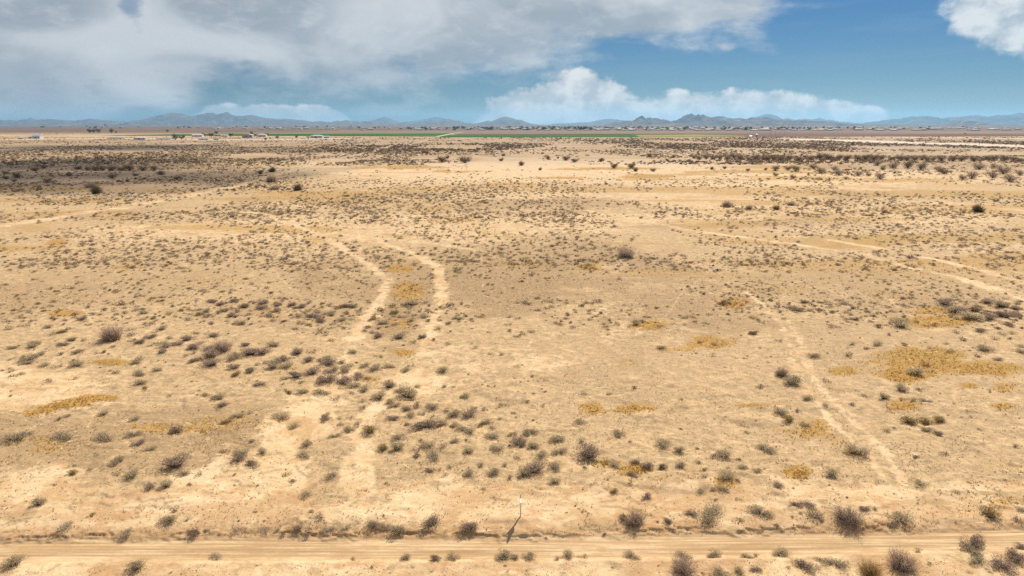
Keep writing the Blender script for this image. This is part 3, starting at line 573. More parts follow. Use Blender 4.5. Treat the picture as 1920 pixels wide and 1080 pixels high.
D_D = """265,30,80,s;345,60,50,d;145,70,60,g;215,95,90,g;455,50,60,s;570,50,80,s;485,105,60,g;85,105,60,g;640,80,60,g;775,40,60,s;780,130,70,s;655,160,60,g;745,100,50,g;495,215,60,g;825,215,70,g;990,220,150,s;910,270,50,g;1320,50,110,g;1410,115,150,g;1540,100,90,d;1650,40,100,g;1750,70,120,s;1860,85,80,g;1520,160,170,s;1665,160,100,g;1765,145,130,g;1845,130,80,g;1900,150,70,d;1900,25,50,g;1800,205,100,g;1725,225,60,d;1590,255,90,g;1410,260,50,s;1765,275,70,s;1840,265,60,s;1455,315,60,s;1705,310,60,s;1810,305,50,g;1895,370,70,s;1895,410,80,s;1330,345,50,s;620,345,65,s;815,355,80,s;1020,355,55,d;740,380,60,g;600,430,65,d;350,445,90,s;1210,380,60,s;1365,410,75,s;1620,400,110,s;1560,445,60,g;1710,475,80,s;75,320,60,s;175,660,150,s;440,640,65,s;465,685,40,s;710,730,60,s;1100,590,120,s;1215,560,60,s;1170,510,60,o;290,775,75,s;870,770,90,s;1010,770,60,s;1075,785,70,s;1185,795,80,s;1000,715,100,s;1130,695,60,g;220,860,60,g;90,880,120,s;420,820,50,s;630,820,60,g;160,940,90,o;275,965,80,s;1050,950,120,o;1165,945,100,o;1285,940,100,o;1185,1000,80,s;1280,1030,80,g;945,975,40,s;880,1000,60,o"""
D_E = """1045,105,90,g;1130,140,75,s;880,250,110,s;880,330,60,s;995,360,120,s;675,295,45,g;1335,295,190,g;1380,335,90,s;1500,345,70,p;1255,440,110,s;1135,445,90,g;1425,412,45,d;540,330,80,o;300,560,110,s;1810,190,130,s;1790,255,110,g;1880,280,90,g;1895,90,60,s;1690,160,70,o;1270,700,130,s;1315,600,70,g;1455,795,110,g;470,755,110,p;965,800,110,p;1790,745,70,g;115,1040,170,s;1030,1065,150,s;1615,960,90,p;700,640,60,o"""
D_F = """375,115,90,s;50,180,80,s;15,280,55,s;365,205,120,s;1060,60,75,g;1065,145,110,s;960,150,90,o;1230,70,50,s;1290,130,120,s;1200,150,60,g;1200,195,75,g;1500,95,75,s;1575,80,40,o;1415,130,70,s;1595,170,80,s;1810,145,110,s;1900,110,50,g;1335,215,120,s;1530,245,40,s;1455,280,65,s;1300,305,75,g;1360,295,50,g;1415,345,60,s;1590,335,90,s;1685,265,70,s;1780,330,110,s;1870,260,65,s;1895,360,70,g;1710,440,60,s;570,360,110,s;235,330,60,o;275,380,60,o;370,500,100,s;990,390,50,o;410,630,70,s;475,670,70,g;60,770,100,p;150,740,70,p;215,780,60,g;320,765,80,g;390,780,70,g;545,770,100,p;675,760,80,s;880,735,120,g;970,730,90,s;1060,780,130,s;1325,720,140,g;1600,750,130,g;730,970,60,p;1120,965,90,s;1340,985,95,g;1480,965,120,s;1850,975,140,s"""
D_G = """60,110,130,g;160,130,100,s;230,190,100,s;350,170,110,s;140,20,90,g;340,80,100,s;40,195,70,s;180,320,170,g;320,290,110,s;100,340,110,s;325,400,100,s;215,440,45,g;550,280,45,d;570,215,210,g;720,225,60,o;770,270,90,s;920,240,80,g;1010,280,100,g;905,350,75,g;890,410,35,g;1130,125,120,s;1250,160,90,s;1130,290,90,d;1260,275,80,s;1400,240,65,s;1450,300,60,d;1590,205,120,s;1510,190,60,s;1690,210,60,s;1720,280,80,s;1620,275,40,g;1900,150,120,s;1600,370,130,s;1690,380,60,g;1430,360,50,g;1580,460,90,s;1415,465,75,s;1510,455,60,g;1700,520,50,s;1530,520,45,g;1830,320,80,s;1390,130,50,o;840,670,90,g;870,710,80,s;1010,520,90,g;1165,690,75,g;1090,680,30,g;690,780,50,g;1460,690,150,s;1500,620,120,s;1340,640,90,g;1700,690,70,o;1870,650,150,s;1870,730,60,s;760,470,80,o;20,960,80,s;120,970,110,s;330,970,60,g;420,950,90,s;530,950,70,s;905,965,110,s;1290,970,140,s;1530,960,120,s;1760,960,80,s;1820,940,60,s;1560,1110,140,s;1700,1095,90,s;1820,1070,80,g"""
D_H = """80,440,90,g;470,340,100,s;660,185,140,s;720,165,70,d;1110,205,60,d;1320,175,65,s;1145,405,100,s;1410,455,55,s;1855,120,60,s;210,575,80,g;300,580,120,g;350,665,130,s;720,610,80,g;800,600,50,g;885,630,40,s;990,700,170,s;940,710,90,g;65,710,60,g;1640,650,150,o;1890,600,80,s;1890,680,70,g;90,940,130,s;270,1070,150,g;490,1040,150,s;370,980,60,g;1210,1020,50,s;1110,915,70,p;1530,900,200,g;1520,940,120,s;1560,1020,130,s;1820,920,60,g;1890,890,100,g;1740,1060,170,g;1860,1010,180,g;1505,590,40,o"""
SH = []
for txt, x0, y0 in ((D_A,0,560),(D_B,480,560),(D_C,960,560),(D_D,1440,560),(D_E,0,810),(D_F,480,810),(D_G,960,810),(D_H,1440,810)):
    for e in txt.split(';'):
        a_, b_, w_, k_ = e.split(','); SH.append((x0+float(a_)/4, y0+float(b_)/4, float(w_)/4, k_, 1))
# big single bushes and small trees: x, y of the foot, width, style, label
BUSH = [
 (1590,985,62,'bare','largest dark brown bare bush on the bank above the dirt road'),
 (1192,987,50,'bare','tall dark grey bush on the bank right of the signpost'),
 (214,641,60,'bare','wide dark bare bush standing alone on the open plain at the left'),
 (1175,483,42,'bare','dark bare bush alone in the middle of the plain'),
 (418,663,46,'bare','dark grey rounded bush rising from the shrub patch left of the wheel tracks'),
 (1465,706,34,'bare','round purplish bush left of the curving double wheel track'),
 (650,720,34,'bare','small bare tree standing in the shrub patch between the wheel tracks'),
 (1280,1086,64,'bare','purple grey bush cut by the bottom edge of the picture'),
 (1690,1082,72,'bare','tall grey bush by the bottom edge below the largest bank bush'),
 (1632,1090,54,'golden','thin yellow twigged bush at the bottom edge'),
 (562,358,28,'olive','olive green bush beside the sandy path left of centre'),
 (180,364,30,'olive','low spreading green bush below the dark brush on the left'),
 (172,352,26,'bare','tallest dark bush in the shaded brush on the left'),
 (511,323,18,'olive','small olive bush on the left side of the pale diagonal road'),
 (510,341,30,'bare','low dark bush between the diagonal road and the olive bush'),
 (515,357,22,'bare','flat dark bush just left of the olive green bush'),
 (1363,388,28,'bare','grey bare bush, left one of a pair on the right plain'),
 (1403,393,20,'bare','dark compact bush, right one of a pair on the right plain'),
 (1483,386,18,'bare','small dark bush beside a yellow bush on the right plain'),
 (1454,394,20,'golden','yellow olive bush beside a small dark bush on the right plain'),
 (1657,399,15,'bare','small grey bush in a low row on the right plain'),
 (1833,398,28,'olive','yellow olive bush far right on the sandy plain'),
]
TREES = [] # x, y foot, width, group key
for s_, x0, key, y0 in (("255,125,80;325,105,60;390,90,40;115,180,90;100,210,50;350,215,80;830,185,90;510,165,60;580,115,80;700,125,100;760,125,90;830,125,90;960,125,110;1060,125,90;1150,120,80;1200,155,80;1320,195,70;1235,240,30;30,150,70;650,122,70;900,122,80;40,190,60;1010,165,60",0,'L',290),
                        ("30,150,60;1395,60,90;1435,30,50;1565,65,100;1840,50,50;1855,10,40",480,'C',290),
                        ("270,35,60;345,30,30;405,45,70;470,60,60;670,55,60;70,85,70;212,120,45;765,105,70;895,105,80;930,130,60;1060,130,50;1215,25,40;1500,115,45;1595,110,40;1770,125,40;1905,120,40;1165,50,40",960,'C',290),
                        ("60,125,80;155,120,60;215,125,80;345,110,70;405,145,90;500,120,60;540,160,100;190,185,60;60,165,50;590,190,50;830,85,90;950,105,110;1060,105,110;870,120,60;1160,115,110;1290,130,80;1325,150,90;1545,185,110;1470,190,80;1600,115,110;1700,105,70;1700,180,100;1780,150,120;1830,210,110;1900,160,80;680,165,80;850,190,90;760,165,60",1440,'R',290),
                        ("0,45,80;50,42,70;100,48,80;170,40,70;240,50,80;320,42,60;400,30,80;470,40,90;540,38,80;600,42,80;680,40,80;740,42,90;800,44,90;860,42,80;930,44,60;1000,46,90;1050,47,70;1110,47,80;1170,42,80;1200,50,70;1240,48,50;1310,50,80;1370,48,60;1400,52,90;1460,52,80;1560,55,90;1650,40,70;1700,44,80;1790,48,90;1850,50,70;1900,54,60",1440,'D',290),
                        ("1370,32,60;1410,40,70;1460,34,60;1510,38,60;1560,34,60;1620,40,70;1670,30,70;1720,40,80;1780,45,60;1830,38,70;1890,42,70;1030,20,60",960,'D',290)):
    for e in s_.split(';'):
        a_, b_, w_ = [float(v_) for v_ in e.split(',')]; TREES.append((x0+a_/4, y0+b_/4, w_/4, key))

# ------------------------------------------------------------------ scattered small shrubs
rng = np.random.default_rng(11)
def scatter(n, x0, x1, y0, y1, wlo, whi, kinds, clump=1.0, sandavoid=0.8, zn=0.02, thr=0.35, seed=0, hr=1.0):
    """n candidates in a stretch of the plain given by photo limits; sizes in metres"""
    # sample uniformly over the strip as seen, which is dense far away as the brush really is
    x = rng.uniform(x0, x1, n); y = y0+(y1-y0)*rng.uniform(0, 1, n)
    X, Y = ground_at(x, y, 0.2)
    nz = fbm(X*zn+seed, Y*zn*0.7, 101+seed, 4)
    keep = rng.uniform(0, 1, n) < np.clip((nz-thr)*5*clump+(1-clump), 0, 1)
    sa = mask_lookup(trk, x, y); keep &= rng.uniform(0, 1, n) > sa*sandavoid*1.3
    sr = mask_lookup(road, x, y); keep &= sr < 0.1
    gr = mask_lookup(gravel, x, y); keep &= rng.uniform(0, 1, n) > gr
    ex = (QXY_block(x, y)); keep &= ~ex
    fx_ = np.minimum(x-x0, x1-x)/(0.14*(x1-x0)) if x0 > 0 or x1 < 1920 else np.ones(n); fy_ = np.minimum((y-y0)/((0.02 if y1 <= 312 else 0.16)*(y1-y0)), (y1-y)/(0.16*(y1-y0)))
    if x0 < 0: fx_ = np.maximum(fx_, (x < .5*(x0+x1))*1.0)
    if x1 > 1920: fx_ = np.maximum(fx_, (x > .5*(x0+x1))*1.0)
    keep &= rng.uniform(0, 1, n) < np.clip(np.minimum(fx_, fy_ if y1 > 262 else 1), 0, 1)
    X = X[keep]; Y = Y[keep]; m = len(X)
    w = wlo*.8+(whi*1.25-wlo*.8)*rng.uniform(0, 1, m)**2.4
    k_ = rng.choice(list(kinds), m)
    return [(X[i], Y[i], w[i], k_[i], hr) for i in range(m)]
ZONES_OFF = [(838,253,1200,257.4),(640,244,1920,250)]
def QXY_block(x, y):
    o = np.zeros(len(x), bool)
    o |= (y < 257.3) & (y > 249) & (x > 815) & (x < 1400)
    o |= (y < 256.2) & (y > 248) & (x > 190) & (x < 860)
    return o
SC_ = []
SC_ += scatter(2600, -250, 2170, 246.0, 262, 2.2, 5.0, 'mmmn', 1.0, .8, .004, .44, 1)
SC_ += scatter(34000, 560, 2170, 256.8, 286, 2.4, 5.6, 'mmmmgn', 1.0, .9, .011, .38, 2)
SC_ += scatter(6500, 1000, 2170, 280, 310, 2.0, 4.8, 'mmgn', 1.0, .9, .014, .40, 3)
SC_ += scatter(2600, 1300, 2170, 292, 307, 2.0, 4.6, 'mdmd', .8, .9, .02, .34, 33)
SC_ += scatter(2200, 1350, 2170, 306, 345, 1.2, 3.4, 'mngo', 1.0, .9, .03, .46, 34)
SC_ += scatter(4600, 640, 1400, 280, 300, 1.6, 3.6, 'mngo', 1.0, .9, .014, .42, 4)
SC_ += scatter(30000, -250, 900, 256.5, 312, 1.5, 3.6, 'mmmgns', .8, .9, .02, .38, 5)
SC_ += scatter(9000, -250, 600, 296, 366, 1.0, 2.3, 'mmdgs', .7, .9, .03, .34, 6)
SC_ += scatter(2600, 480, 2170, 296, 345, .8, 2.2, 'gnos', 1.0, .9, .03, .44, 7)
SC_ += scatter(17500, -200, 2120, 328, 415, .9, 2.0, 'ggsdnog', .95, .95, .035, .37, 8)
SC_ += scatter(4600, 380, 1180, 342, 430, .9, 1.9, 'gsng', .9, .95, .05, .34, 9)
SC_ += scatter(13500, -200, 2120, 388, 515, .7, 1.65, 'ggsdsog', .85, .95, .05, .37, 10)
SC_ += scatter(5200, -150, 2070, 480, 620, .5, 1.3, 'gssdo', .85, .95, .07, .36, 11)
SC_ += scatter(800, 1250, 2050, 520, 600, .6, 1.1, 'gssd', .8, .95, .07, .34, 12)
SC_ += scatter(700, 560, 860, 500, 640, .6, 1.0, 'gssd', .6, .98, .09, .3, 13)
SC_ += scatter(1900, -120, 2040, 590, 830, .22, .6, 'gssdo', .9, .95, .10, .42, 14)
SC_ += scatter(900, -120, 2040, 820, 990, .16, .42, 'gsdo', .9, .95, .2, .45, 15)
SC_ += scatter(260, -120, 2040, 1054, 1100, .15, .4, 'gspo', .9, .95, .3, .40, 16)
SC_ += scatter(160, 1980, 2500, 560, 1100, .5, 1.3, 'gsso', .9, .9, .1, .4, 17)
SC_ += scatter(160, -580, -60, 560, 1100, .5, 1.3, 'gsso', .9, .9, .1, .4, 18)

# ordered by how large they show
ALL = []
for x, y, w, k_, f_ in SH:
    z0 = 0.33 if y < 1000 else 0.1
    X, Y = ground_at(x, y, z0); dep = depth_at(Y, z0); wm = w*dep/FPX*1.42; Y = Y+0.30*wm; X = X*(Y/(Y-0.30*wm))
    ALL.append([w*min(1, 1), float(X), float(Y), float(wm), k_, x, y])
ALL.sort(key=lambda r_: -r_[0])
N_IND = min(292, len(ALL))
IND = ALL[:N_IND]; REST = [(r_[1], r_[2], r_[3], r_[4], 1.0) for r_ in ALL[N_IND:]]

# prototypes in three levels of detail
PR_HI = {k_: [] for k_ in KIND}
for ki, k_ in enumerate(KIND):
    for v_ in range(5 if k_ in 'sg' else 3):
        V, Cc, nl_ = shrub_proto(100*ki+v_, 950, 0.050, 150, hgt=0.48+0.06*(v_ % 3), nl=6+v_, spread=0.29+0.05*(v_ % 2), kind=k_, tw=0.014)
        if v_ == 1 or k_ == 'd': V = V*np.array([1.12, .9, .86])
        PR_HI[k_].append(mesh_from('shrub', V, quads(len(V)//4), MV, Cc))
LOD_M = {k_: [shrub_proto(700+v_*7, 95, 0.11, 16, hgt=0.48, nl=5+v_ % 3, spread=.30, kind=k_, tw=0.03)[:2] for v_ in range(4)] for k_ in KIND}
LOD_L = {k_: [shrub_proto(900+v_*7, 26, 0.26, 3, hgt=0.5, nl=4, spread=.25, kind=k_, tw=0.05)[:2] for v_ in range(4)] for k_ in KIND}
def merge(items, lod_of, name, label, cat, group=None):
    Vs, Cs = [], []
    arr = {}
    for it in items: arr.setdefault((lod_of(it), it[3], int(rng.integers(0, 4))), []).append(it)
    for (lod, k_, v_), its in arr.items():
        V, Cc = (LOD_M if lod == 'M' else LOD_L)[k_][v_]
        X = np.array([i_[0] for i_ in its]); Y = np.array([i_[1] for i_ in its]); w = np.array([i_[2] for i_ in its]); n = len(its)
        th = rng.uniform(0, 2*math.pi, n); ct, st = np.cos(th)[:, None], np.sin(th)[:, None]
        hs = (w*rng.uniform(.55, .95, n))[:, None]; wx = w[:, None]*rng.uniform(.85, 1.2, n)[:, None]
        vx = (V[None, :, 0]*ct-V[None, :, 1]*st)*wx+X[:, None]; vy = (V[None, :, 0]*st+V[None, :, 1]*ct)*wx+Y[:, None]
        vz = V[None, :, 2]*hs+(height(X, Y)-0.02)[:, None]
        Vs.append(np.stack([vx, vy, vz], -1).reshape(-1, 3))
        Cs.append((Cc[None]*rng.uniform(.75, 1.25, (n, 1, 1))).reshape(-1, 3))
    V = np.concatenate(Vs); o = obj(name, mesh_from(name, V, quads(len(V)//4), MV, np.concatenate(Cs)))
    return tag(o, label, cat, group, 'stuff')
near_it = [i_ for i_ in SC_+REST if i_[1] < 330]; far_it = [i_ for i_ in SC_ if i_[1] >= 330]
print('scatter', len(near_it), len(far_it), 'placed', len(ALL))
merge(near_it, lambda i_: 'M' if i_[1] < 260 else 'L', 'low_scrub', 'countless small grey and tan scrub plants dotted over the plain', 'scrub')
merge(far_it, lambda i_: 'L', 'distant_brush', 'dark brown brush carpeting the far plain up to the fields', 'brush')

# dry grass in the golden patches, stubble on the crust, clods by the road
def tufts(n, ylo, yhi, maskf, name, label, cat, size, colr, nb=5, width=.25, lean=.5):
    x = rng.uniform(-80, 2000, n); y = rng.uniform(ylo, yhi, n); keep = rng.uniform(0, 1, n) < maskf(x, y)
    X, Y = ground_at(x[keep], y[keep], .25); m = len(X); Z = height(X, Y)
    s_ = rng.uniform(size[0], size[1], m)*(1+0.5*(Y > 110))
    P = np.repeat(np.stack([X, Y, Z], -1), nb, 0); s2 = np.repeat(s_, nb); k = len(P)
    P[:, :2] += rng.normal(size=(k, 2))*s2[:, None]*.35
    D = rng.normal(size=(k, 3))*lean; D[:, 2] = np.abs(D[:, 2])+.8; D /= np.linalg.norm(D, axis=1, keepdims=True)
    L = s2*rng.uniform(.6, 1.2, k); S = np.cross(D, rng.normal(size=(k, 3))); S /= np.linalg.norm(S, axis=1, keepdims=True); wd = (L*width)[:, None]
    tip = P+D*L[:, None]; V = np.stack([P-S*wd/2, P+S*wd/2, tip+S*wd*.2, tip-S*wd*.2], 1).reshape(-1, 3)
    c_ = np.array(colr[0])*1.0; f = rng.uniform(0, 1, (k, 1)); cc = (np.array(colr[0])*f+np.array(colr[1])*(1-f))*rng.uniform(.8, 1.2, (k, 1))
    return tag(obj(name, mesh_from(name, V, quads(k), MV, np.repeat(cc, 4, 0))), label, cat, None, 'stuff')
tufts(90000, 490, 960, lambda x, y: np.clip(mask_lookup(grass, x, y)-0.25, 0, 1), 'golden_grass', 'patches of short golden dry grass across the sandy plain', 'dry grass', (.08, .19), ((.50,.30,.07),(.30,.17,.04)), 5, .3)
tufts(150000, 520, 1000, lambda x, y: (.16+.5*np.clip(mask_lookup(dark, x, y), 0, 1)*(1-mask_lookup(sand, x, y)))*np.clip((fbm(x*.03, y*.05, 301, 4)-.42)*6, .1, 1)*(1-mask_lookup(road, x, y)), 'dry_stubble', 'thin grey brown stubble lying on the crusted soil', 'stubble', (.05, .13), ((.30,.22,.14),(.14,.10,.065)), 3, .35, 1.2)
def clods(n, name, label):
    x = rng.uniform(-100, 2020, n); y = np.where(rng.uniform(0, 1, n) < .6, rng.uniform(1048, 1100, n), rng.uniform(880, 1003, n))
    keep = (mask_lookup(road, x, y) < .05) & (fbm(x*.02, y*.03, 222, 3) > .45); x = x[keep]; y = y[keep]
    X, Y = ground_at(x, y, .2); Z = height(X, Y); m = len(X); s_ = rng.uniform(.015, .055, m)
    oc = np.array([(1,0,0),(0,1,0),(-1,0,0),(0,-1,0),(0,0,.8)], float)
    V = (oc[None]*s_[:, None, None]*rng.uniform(.6, 1.4, (m, 5, 3))); th = rng.uniform(0, 6.28, m)[:, None]
    vx = V[..., 0]*np.cos(th)-V[..., 1]*np.sin(th)+X[:, None]; vy = V[..., 0]*np.sin(th)+V[..., 1]*np.cos(th)+Y[:, None]; vz = V[..., 2]+Z[:, None]-.004
    V = np.stack([vx, vy, vz], -1).reshape(-1, 3); b_ = np.arange(m)[:, None]*5
    F_ = np.concatenate([b_+np.array([i_, (i_+1) % 4, 4]) for i_ in range(4)])
    cc = np.repeat(np.array([.60,.43,.25])[None]*rng.uniform(.6, 1.25, (m, 1)), 5, 0)
    return tag(obj(name, mesh_from(name, V, F_, MV, cc)), label, 'clods', None, 'stuff')
clods(7000, 'soil_clods', 'small crumbled clods of sandy soil along the verges of the dirt road')
# ------------------------------------------------------------------ individual shrubs, with labels
LM = [ # landmarks one can find in the photo
 (976,968,'the white signpost'),(1590,975,'the largest bank bush'),(1192,980,'the tall bush right of the signpost'),(214,635,'the bare bush on the left plain'),
 (418,655,'the rounded dark bush in the left shrub patch'),(1465,700,'the round bush by the curving track'),(650,705,'the small bare tree'),(1280,1080,'the purple bush on the bottom edge'),
 (1690,1075,'the tall bottom edge bush'),(105,762,'the long golden grass patch on the left'),(1112,764,'the round golden patch at centre'),(1330,645,'the orange grass right of centre'),
 (1372,567,'the small orange marker'),(1750,680,'the big rusty grass patch'),(1190,878,'the golden grass on the centre ridge'),(1745,598,'the orange strip at right'),(1500,885,'the round golden tuft near the bank'),
 (722,540,'the kink in the left track'),(832,545,'the bend of the right track'),(1655,900,'the foot of the curving track'),(1512,660,'the top of the curving track'),(800,798,'the large domed grey shrub'),
 (150,1000,'the far left roadside'),(1850,1040,'the lower right corner'),(540,870,'the sandy wash left of centre'),(680,880,'the sandy chute'),(1010,610,'the crossing of thin trails'),
 (80,600,'the left edge slope'),(480,580,'the upper left shrub cluster'),(1860,580,'the upper right shrub cluster'),(330,870,'the grey slope at lower left'),(1780,770,'the grey flat below the rusty patch'),(760,1010,'the broken bank left of the signpost'),
 (1350,870,'the slope right of the centre ridge'),(1240,830,'the bare flat right of centre'),(600,660,'the middle of the left shrub patch'),(290,650,'the pale slope by the bare bush'),(900,700,'the open sand right of the tracks')]
ORD = ['nearest','second','third','fourth','fifth','sixth','seventh','eighth','ninth','tenth','eleventh','twelfth','thirteenth','fourteenth','fifteenth','sixteenth','seventeenth','eighteenth']
CN = {'s':'sage green','g':'purple grey','o':'olive brown','d':'dark brown','p':'pale straw','y':'yellow','m':'brown','n':'olive'}
buckets = {}
for r_ in IND:
    x, y = r_[5], r_[6]; best = min(LM, key=lambda L_: math.hypot(x-L_[0], 1.7*(y-L_[1])))
    dx, dy = x-best[0], (y-best[1])*1.7
    side = ('right of' if dx > 0 else 'left of') if abs(dx) > abs(dy) else ('below' if dy > 0 else 'beyond')
    buckets.setdefault((best[2], side), []).append((math.hypot(dx, dy), r_))
def size_word(wm): return 'tiny' if wm < .55 else 'small' if wm < .85 else 'medium' if wm < 1.25 else 'large'
random.seed(5)
for (lname, side), lst in buckets.items():
    lst.sort(key=lambda q_: q_[0])
    for i_, (_, r_) in enumerate(lst):
        w_, X, Y, wm, k_, x, y = r_
        me = random.choice(PR_HI[k_])
        o = obj('desert_shrub', me, None, (X, Y, float(height(X, Y))-0.02), random.uniform(0, 6.28), (wm*random.uniform(.9, 1.12), wm*random.uniform(.8, 1.05), wm*random.uniform(.52, .86)))
        where = f'{ORD[i_]} {side} {lname}' if i_ else f'nearest {side} {lname}'
        tag(o, f'{size_word(wm)} {CN[k_]} shrub, {where}', 'shrub', 'low shrubs dotted over the desert plain')

# ------------------------------------------------------------------ large bare bushes: stems and foliage are parts
def bush_meshes(seed, style):
    rg = np.random.default_rng(seed); n = 340
    nc = 11; ca = rg.uniform(0, 2*math.pi, nc); ce = rg.uniform(.1, 1.05, nc); cl_ = rg.uniform(.36, .58, nc); kc = rg.integers(0, nc, n)   # unequal boughs
    la = ca[kc]; el_ = ce[kc]
    d = np.stack([np.sin(el_)*np.cos(la), np.sin(el_)*np.sin(la), np.cos(el_)*.86], 1)+rg.normal(size=(n, 3))*.27; d[:, 2] = np.abs(d[:, 2])+.03
    d /= np.maximum(np.linalg.norm(d, axis=1, keepdims=True), .9); L = cl_[kc]*rg.uniform(.55, 1.0, n)
    base = np.stack([rg.normal(size=n)*.07+np.cos(la)*.05, rg.normal(size=n)*.07+np.sin(la)*.05, np.zeros(n)], 1)
    mid = base+d*L[:, None]*.5+rg.normal(size=(n, 3))*.03; tip = base+d*L[:, None]+rg.normal(size=(n, 3))*.05; tip[:, 2] = np.maximum(tip[:, 2], .02); mid[:, 2] = np.maximum(mid[:, 2], .01)
    Vs = []
    for a_, b_, w0, w1 in ((base, mid, .012, .008), (mid, tip, .008, .003)):
        for r2 in range(2):
            S = np.cross(b_-a_, rg.normal(size=(n, 3))); S /= np.linalg.norm(S, axis=1, keepdims=True)
            Vs.append(np.stack([a_-S*w0/2, a_+S*w0/2, b_+S*w1/2, b_-S*w1/2], 1).reshape(-1, 3))
    nt = 1000; k = rg.integers(0, n, nt); f = rg.uniform(.2, 1, nt)[:, None]; a_ = mid[k]*(1-f)+tip[k]*f
    b_ = a_+rg.normal(size=(nt, 3))*.07+d[k]*.05; b_[:, 2] = np.maximum(b_[:, 2], .01); S = np.cross(b_-a_, rg.normal(size=(nt, 3))); S /= np.linalg.norm(S, axis=1, keepdims=True)
    Vs.append(np.stack([a_-S*.003, a_+S*.003, b_+S*.001, b_-S*.001], 1).reshape(-1, 3))
    V = np.concatenate(Vs)
    tw = {'bare': (.45,.345,.265), 'olive': (.16,.12,.07), 'golden': (.36,.25,.11)}[style]
    cs = np.repeat(np.array(tw)[None]*rg.uniform(.7, 1.5, (len(V)//4, 1)), 4, 0)
    ms = mesh_from('stems', V, quads(len(V)//4), MV, cs)
    nf = {'bare': 1000, 'olive': 2400, 'golden': 500}[style]; k = rg.integers(0, n, nf); f = rg.uniform(.25, 1.05, nf)[:, None]
    P = mid[k]*(1-f)+tip[k]*f+rg.normal(size=(nf, 3))*.035; P[:, 2] = np.maximum(P[:, 2], .012)
    Vf = leaf_quads(P, d[k]+rg.normal(size=(nf, 3))*.6, rg.uniform(.018, .035, nf), rg.uniform(.007, .015, nf), rg)
    c1, c2 = {'bare': ((.50,.42,.33),(.36,.29,.23)), 'olive': ((.24,.21,.085),(.15,.13,.06)), 'golden': ((.45,.33,.12),(.33,.25,.10))}[style]
    f = rg.uniform(0, 1, (nf, 1)); cf = np.array(c1)*f+np.array(c2)*(1-f)
    return ms, mesh_from('foliage', Vf, quads(nf), MV, np.repeat(cf, 4, 0))
BM = {}
for style, nv in (('bare', 3), ('olive', 2), ('golden', 1)): BM[style] = [bush_meshes(40+7*v_+len(style), style) for v_ in range(nv)]
for i_, (x, y, w, style, lab) in enumerate(BUSH):
    z0 = .33 if y < 1000 else .1
    X, Y = ground_at(x, y, z0); wm = w*depth_at(Y, z0)/FPX; Y = float(Y+.28*wm); X = float(X*(Y/(Y-.28*wm)))
    e_ = empty('desert_bush', (X, Y, float(height(X, Y))-.03), random.uniform(0, 6), wm*1.05)
    tag(e_, lab, 'bush', 'big bushes standing out on the plain')
    ms, mf = BM[style][i_ % len(BM[style])]
    obj('stems', ms, e_); obj('foliage', mf, e_)

# ------------------------------------------------------------------ small desert trees: trunk and crown are parts
MB_BARK = simple_mat('bark', (.13,.095,.075), .9, .2, 8)
def tree_meshes(seed, kind, tall=1.0):
    rg = np.random.default_rng(seed); mb = MB(); n = 5; nodes = []
    for i_ in range(n):
        a_ = 2*math.pi*i_/n+rg.uniform(-.4, .4); r_ = rg.uniform(.10, .30); h_ = rg.uniform(.22, .42)*tall
        pts = [(0, 0, -.02), (math.cos(a_)*r_*.4, math.sin(a_)*r_*.4, h_*.45), (math.cos(a_)*r_, math.sin(a_)*r_, h_)]
        mb.tube(pts, [.024, .017, .008], 5); nodes.append(pts[2])
        for j_ in range(2):
            b2 = a_+rg.uniform(-.9, .9); r2 = r_+rg.uniform(.06, .16); mb.tube([pts[1], (math.cos(b2)*r2, math.sin(b2)*r2, h_+rg.uniform(-.05, .12))], [.011, .005], 4); nodes.append((math.cos(b2)*r2, math.sin(b2)*r2, h_))
    mt = mb.mesh('trunk', MB_BARK)
    nf = 1300; nd = np.array(nodes); k = rg.integers(0, len(nd), nf); d = rg.normal(size=(nf, 3)); d /= np.linalg.norm(d, axis=1, keepdims=True)
    P = nd[k]*np.array([1, 1, 1])*rg.uniform(.35 if tall < 1.3 else .7, 1.0, (nf, 1))+d*(rg.uniform(.3, 1, (nf, 1))**.6)*np.array([.19, .19, .15*tall]); P[:, 2] = np.maximum(P[:, 2], .02)
    V = leaf_quads(P, d+rg.normal(size=(nf, 3))*.5, rg.uniform(.035, .07, nf), rg.uniform(.014, .03, nf), rg)
    c1, c2, _ = [np.array(c_) for c_ in KIND[kind]]; f = rg.uniform(0, 1, (nf, 1))
    return mt, mesh_from('crown', V, quads(nf), MV, np.repeat(c1*f+c2*(1-f), 4, 0))
KIND['t'] = ((.045,.075,.022),(.03,.05,.016),(.1,.08,.05))      # watered green trees by the houses
TM = {'L': [tree_meshes(60+i_, 'd', .9) for i_ in range(3)], 'C': [tree_meshes(70+i_, 'm', 1.0) for i_ in range(3)],
      'R': [tree_meshes(80+i_, 'g' if i_ < 2 else 'n', 1.05) for i_ in range(4)], 'D': [tree_meshes(90+i_, 'd', 1.0) for i_ in range(3)],
      'T': [tree_meshes(95+i_, 't', 1.5) for i_ in range(3)]}
TL = {'L': ('low dark desert tree in the shaded brush at the left', 'dark desert trees in the left brush'),
      'C': ('small bare desert tree on the pale flats at centre', 'scattered desert trees on the pale flats'),
      'R': ('grey brown desert tree in the loose grove at the right', 'loose grove of desert trees at the right'),
      'D': ('dark desert tree in the long dense row at the right', 'long dense row of dark desert trees')}
def nth(i_):
    w1 = ['first','second','third','fourth','fifth','sixth','seventh','eighth','ninth','tenth','eleventh','twelfth','thirteenth','fourteenth','fifteenth','sixteenth','seventeenth','eighteenth','nineteenth']
    if i_ < 19: return w1[i_]
    tens = ['twentieth','thirtieth','fortieth','fiftieth']; te = ['twenty','thirty','forty','fifty']; q_ = i_+1
    return tens[q_//10-2] if q_ % 10 == 0 else te[q_//10-2]+' '+w1[q_ % 10-1]
